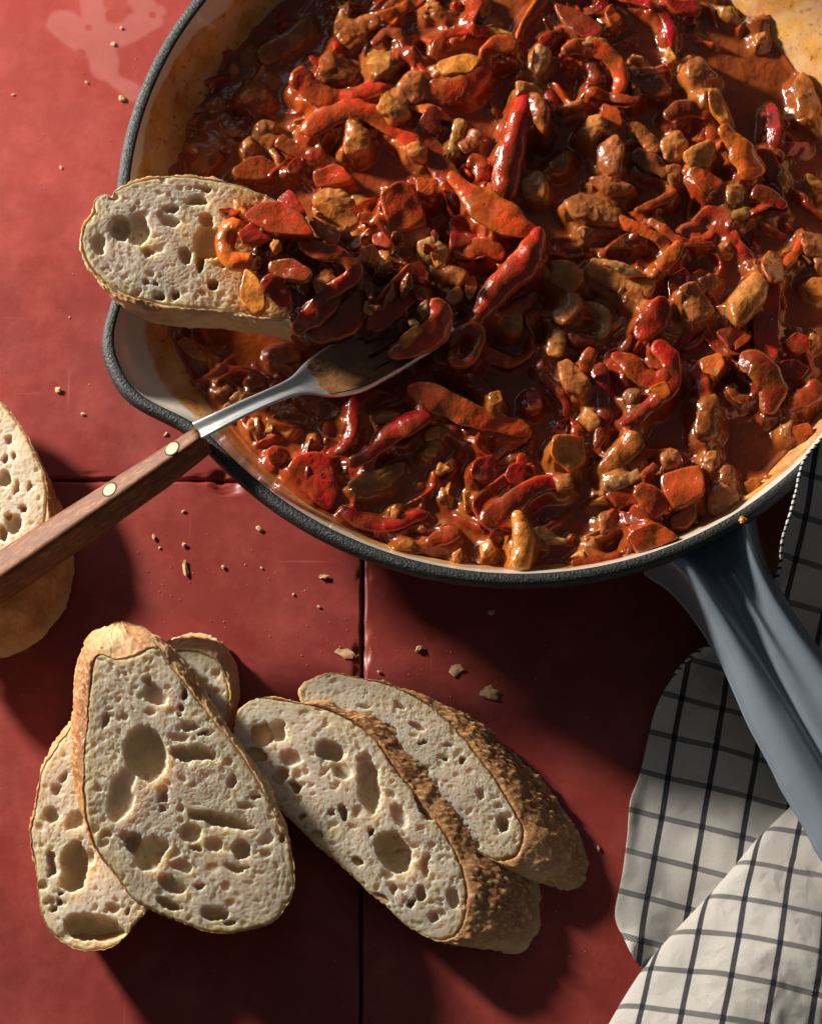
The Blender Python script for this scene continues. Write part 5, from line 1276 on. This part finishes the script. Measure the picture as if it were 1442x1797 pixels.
for q_ in range(9000):
    if fills >= 112: break
    a = rg.random() * 6.283; r = 13.1 * math.sqrt(rg.random()); x, y = r * math.cos(a), r * math.sin(a)
    if y > 12.3 or x > 12.7: continue
    dd = [np.hypot(c[0] - x, c[1] - y) for c in cent]
    if min(dd) < .46: continue
    if fbm(np.array(x * .22 + 1), np.array(y * .22), o=2) < -.04 and rg.random() < .8: continue
    if x > 6 and -1 < y < 6 and rg.random() < .5: continue
    cent.append(np.array([x, y])); fills += 1
    th = rg.random() * 3.14
    zb_ = float(zbase(np.array(x), np.array(y)))
    col = rg.choice(['T', 'B', 'B', 'D', 'T', 'L', 'R', 'P', 'O'], p=[.22, .16, .12, .17, .08, .07, .10, .03, .05])
    k = KIND[col][0]
    if rg.random() < .5 and k != 'celery':
        ln = .8 + 1.3 * rg.random(); cv = rg.normal() * .5; w_ = .22 + .3 * rg.random(); pts = []
        for u in np.linspace(-1, 1, 5):
            ax, ay = u * ln / 2, cv * (1 - u * u)
            pts.append([x + ax * math.cos(th) - ay * math.sin(th), y + ax * math.sin(th) + ay * math.cos(th), zb_ + .12 + .3 * rg.random() * (1 - abs(u) * .5)])
        S('A', None, [w_ * .7, w_, w_ * 1.05, w_, w_ * .6], col, 0, 'short %s %s strip, %s' % (CNAME[col], k, zone(x, y)), world=pts, roll=[rg.normal() * 25, rg.normal() * 25], dome=rg.normal() * .12)
        continue
    L_, w_ = .26 + .36 * rg.random(), .18 + .26 * rg.random()
    zt = zb_ + .12 + .42 * rg.random()
    nn_ = rg.integers(4, 8); pts = []
    for m_ in range(nn_):
        a_ = 6.283 * (m_ + .35 * rg.normal()) / nn_; rr_2 = 1 + .28 * rg.normal()
        ux, uy = rr_2 * math.cos(a_), rr_2 * math.sin(a_)
        pts.append([x + ux * L_ * math.cos(th) - uy * w_ * math.sin(th), y + ux * L_ * math.sin(th) + uy * w_ * math.cos(th), zt + .16 * ux * rg.normal() + .1 * rg.normal()])
    lab = 'small %s %s dice, %s' % (CNAME[col], k, zone(x, y))
    c_ = np.mean(pts, axis=0); o_v = np.vstack([c_ + (np.array(pts) - c_) * q for q in (1, .66, .33, 0)])
    o = K('A', None, col, 0, lab, t=.4, world=pts, wavy=1.5)
    o['group'] = {'pepper': 'small pepper dice', 'onion': 'small onion dice', 'celery': 'small celery dice'}[k]
    PIECES.append((o_v, PCOL[col]))

# --- the sauce itself
RES = .05; H_ = 14.6
gx = np.arange(-H_, H_ + RES, RES); n = len(gx)
X, Y = np.meshgrid(gx, gx, indexing='ij')
Z = zbase(X, Y) + .13 * fbm(X * .55, Y * .55, o=3)
tint = np.ones(X.shape + (3,)) * np.array([.27, .047, .010])
mm = sstep(fbm(X * .45 + 4, Y * .45, o=3), -.3, .35)[..., None]
tint = tint * (1 - mm) + np.array([.35, .080, .015]) * mm
mm = sstep(fbm(X * .6 - 7, Y * .6, o=3), .1, .5)[..., None] * .6
tint = tint * (1 - mm) + np.array([.20, .022, .006]) * mm
B = np.zeros_like(X)
dens = fbm(X * .22 + 1, Y * .22, o=2)
TC = [(.52, .16, .035), (.40, .10, .02), (.42, .03, .007), (.36, .15, .03), (.60, .22, .05), (.30, .018, .006), (.40, .03, .008), (.48, .06, .01)]
for q_ in range(640):
    a = rg.random() * 6.283; r = 13.4 * math.sqrt(rg.random()); x, y = r * math.cos(a), r * math.sin(a)
    i, j = int((x + H_) / RES), int((y + H_) / RES)
    if dens[i, j] < -.04 and rg.random() < .85: continue
    ribbon = rg.random() < .55
    L_ = (.45 + .55 * rg.random()) if ribbon else (.16 + .3 * rg.random()); w_ = (.10 + .10 * rg.random()) if ribbon else L_ * (.5 + .4 * rg.random())
    th = rg.random() * 3.14; hgt = .12 + .32 * rg.random(); cv = rg.normal() * .5 if ribbon else 0
    k = int(L_ * 1.8 / RES) + 2
    sl = (slice(max(0, i - k), i + k), slice(max(0, j - k), j + k))
    dx, dy = X[sl] - x, Y[sl] - y
    wv = 1 + .3 * fbm(dx * 2.5 + q_, dy * 2.5, o=2)
    a_ = dx * math.cos(th) + dy * math.sin(th); b_ = -dx * math.sin(th) + dy * math.cos(th) + cv * (a_ ** 2 - .1)
    u = a_ / L_ * wv; v = b_ / w_ * wv
    q = (np.abs(u) ** 3.5 + np.abs(v) ** 3) ** (1 / 3.2)
    b = hgt * (1 - sstep(q, .6, 1.2)) * np.clip(1 + .5 * u * rg.normal() + .2 * v * rg.normal(), .3, 1.5)
    hit = b > B[sl]
    B[sl] = np.where(hit, b, B[sl])
    m_ = (hit * (1 - sstep(q, .85, 1.12)) * (.45 + .5 * rg.random()))[..., None]
    tint[sl] = tint[sl] * (1 - m_) + np.array(TC[(2, 5, 6, 7)[rg.integers(4)] if ribbon and rg.random() < .7 else rg.integers(len(TC))]) * m_
Z = Z + blur(B, 1.0)
# the sauce climbs round every piece and films over parts of it
g2 = .075; m2 = int(2 * H_ / g2) + 2
P2 = np.zeros((m2, m2)); C2 = np.zeros((m2, m2, 3)); C2[:] = (.34, .08, .012)
for V, pc in PIECES:
    ii = ((V[:, 0] + H_) / g2).astype(int); jj = ((V[:, 1] + H_) / g2).astype(int)
    ok = (ii >= 0) & (ii < m2) & (jj >= 0) & (jj < m2); ii, jj, vz = ii[ok], jj[ok], V[ok, 2]
    if not len(ii): continue
    rel = np.clip(vz - zbase(V[ok, 0], V[ok, 1]), 0, 1.7)
    up = rel > P2[ii, jj]
    C2[ii[up], jj[up]] = pc
    np.maximum.at(P2, (ii, jj), rel)
for _ in range(2):          # close the gaps between samples
    Q = P2.copy(); D = C2.copy()
    for dx, dy in ((1, 0), (-1, 0), (0, 1), (0, -1)):
        s_ = np.roll(P2, (dx, dy), (0, 1)) * .96; c_ = np.roll(C2, (dx, dy), (0, 1)); g_ = s_ > Q
        Q = np.where(g_, s_, Q); D = np.where(g_[..., None], c_, D)
    P2, C2 = Q, D
Pb = blur(P2, 1.3); Pw = blur(P2, 3.0)
Cb = np.stack([blur(C2[..., k], 1.6) for k in range(3)], -1)
fi = (X + H_) / g2; fj = (Y + H_) / g2; i0 = np.clip(fi.astype(int), 0, m2 - 2); j0 = np.clip(fj.astype(int), 0, m2 - 2); a = fi - i0; b = fj - j0
def samp(M):
    a_, b_ = (a, b) if M.ndim == 2 else (a[..., None], b[..., None])
    return (M[i0, j0] * (1 - a_) + M[i0 + 1, j0] * a_) * (1 - b_) + (M[i0, j0 + 1] * (1 - a_) + M[i0 + 1, j0 + 1] * a_) * b_
pb, pw, cb = samp(Pb), samp(Pw), samp(Cb)
coat = sstep(fbm(X * 1.15 + 20, Y * 1.15, o=4), -.30, .42)
film_ = pb * (.40 + .62 * coat) + .0 * pw
over = np.clip(film_ - .02, 0, 2)
Z = np.maximum(Z + .35 * over, zbase(X, Y) + over)
mm = (sstep(pb, .08, .4) * .62)[..., None]; tint = tint * (1 - mm) + (cb * .85) * mm
Z = blur(Z, .8) + .04 * fbm(X * 2.0, Y * 2.0, o=3) + .012 * fbm(X * 8, Y * 8, o=2)
# little bubbles and pits
for q_ in range(160):
    a = rg.random() * 6.283; r = 13 * math.sqrt(rg.random()); x, y = r * math.cos(a), r * math.sin(a); i, j = int((x + H_) / RES), int((y + H_) / RES)
    rr = .05 + .05 * rg.random(); sl = (slice(i - 4, i + 5), slice(j - 4, j + 5)); d = np.hypot(X[sl] - x, Y[sl] - y) / rr
    Z[sl] += .05 * np.exp(-((d - 1) / .35) ** 2) - .04 * np.exp(-d ** 2 * 2)
Rr = np.hypot(X, Y); ph = np.arctan2(Y, X)
sp_ = spout(ph)
def wr(z): return np.interp(z, zi[::-1], ri[::-1]) + 1.48 * sstep(z, 2.2, 4.7) * sp_
lim = wr(Z)
# keep the surface wetting the wall
Zs = Z + .10 * np.exp(-((lim - Rr) / .12) ** 2)
F = quads(n, n)
ok = (Rr < lim + .14).ravel()
F = F[ok[F].all(1)]
used = np.zeros(n * n, bool); used[F.ravel()] = True; remap = -np.ones(n * n, int); remap[used] = np.arange(used.sum())
sauce = mk('stew_sauce', np.stack([X.ravel(), Y.ravel(), Zs.ravel()], 1)[used], remap[F], M_SAUCE, cols={'tint': tint.reshape(-1, 3)[used]})
tag(sauce, 'thick glossy brown-red sauce filling the skillet', 'stew', kind='stuff')
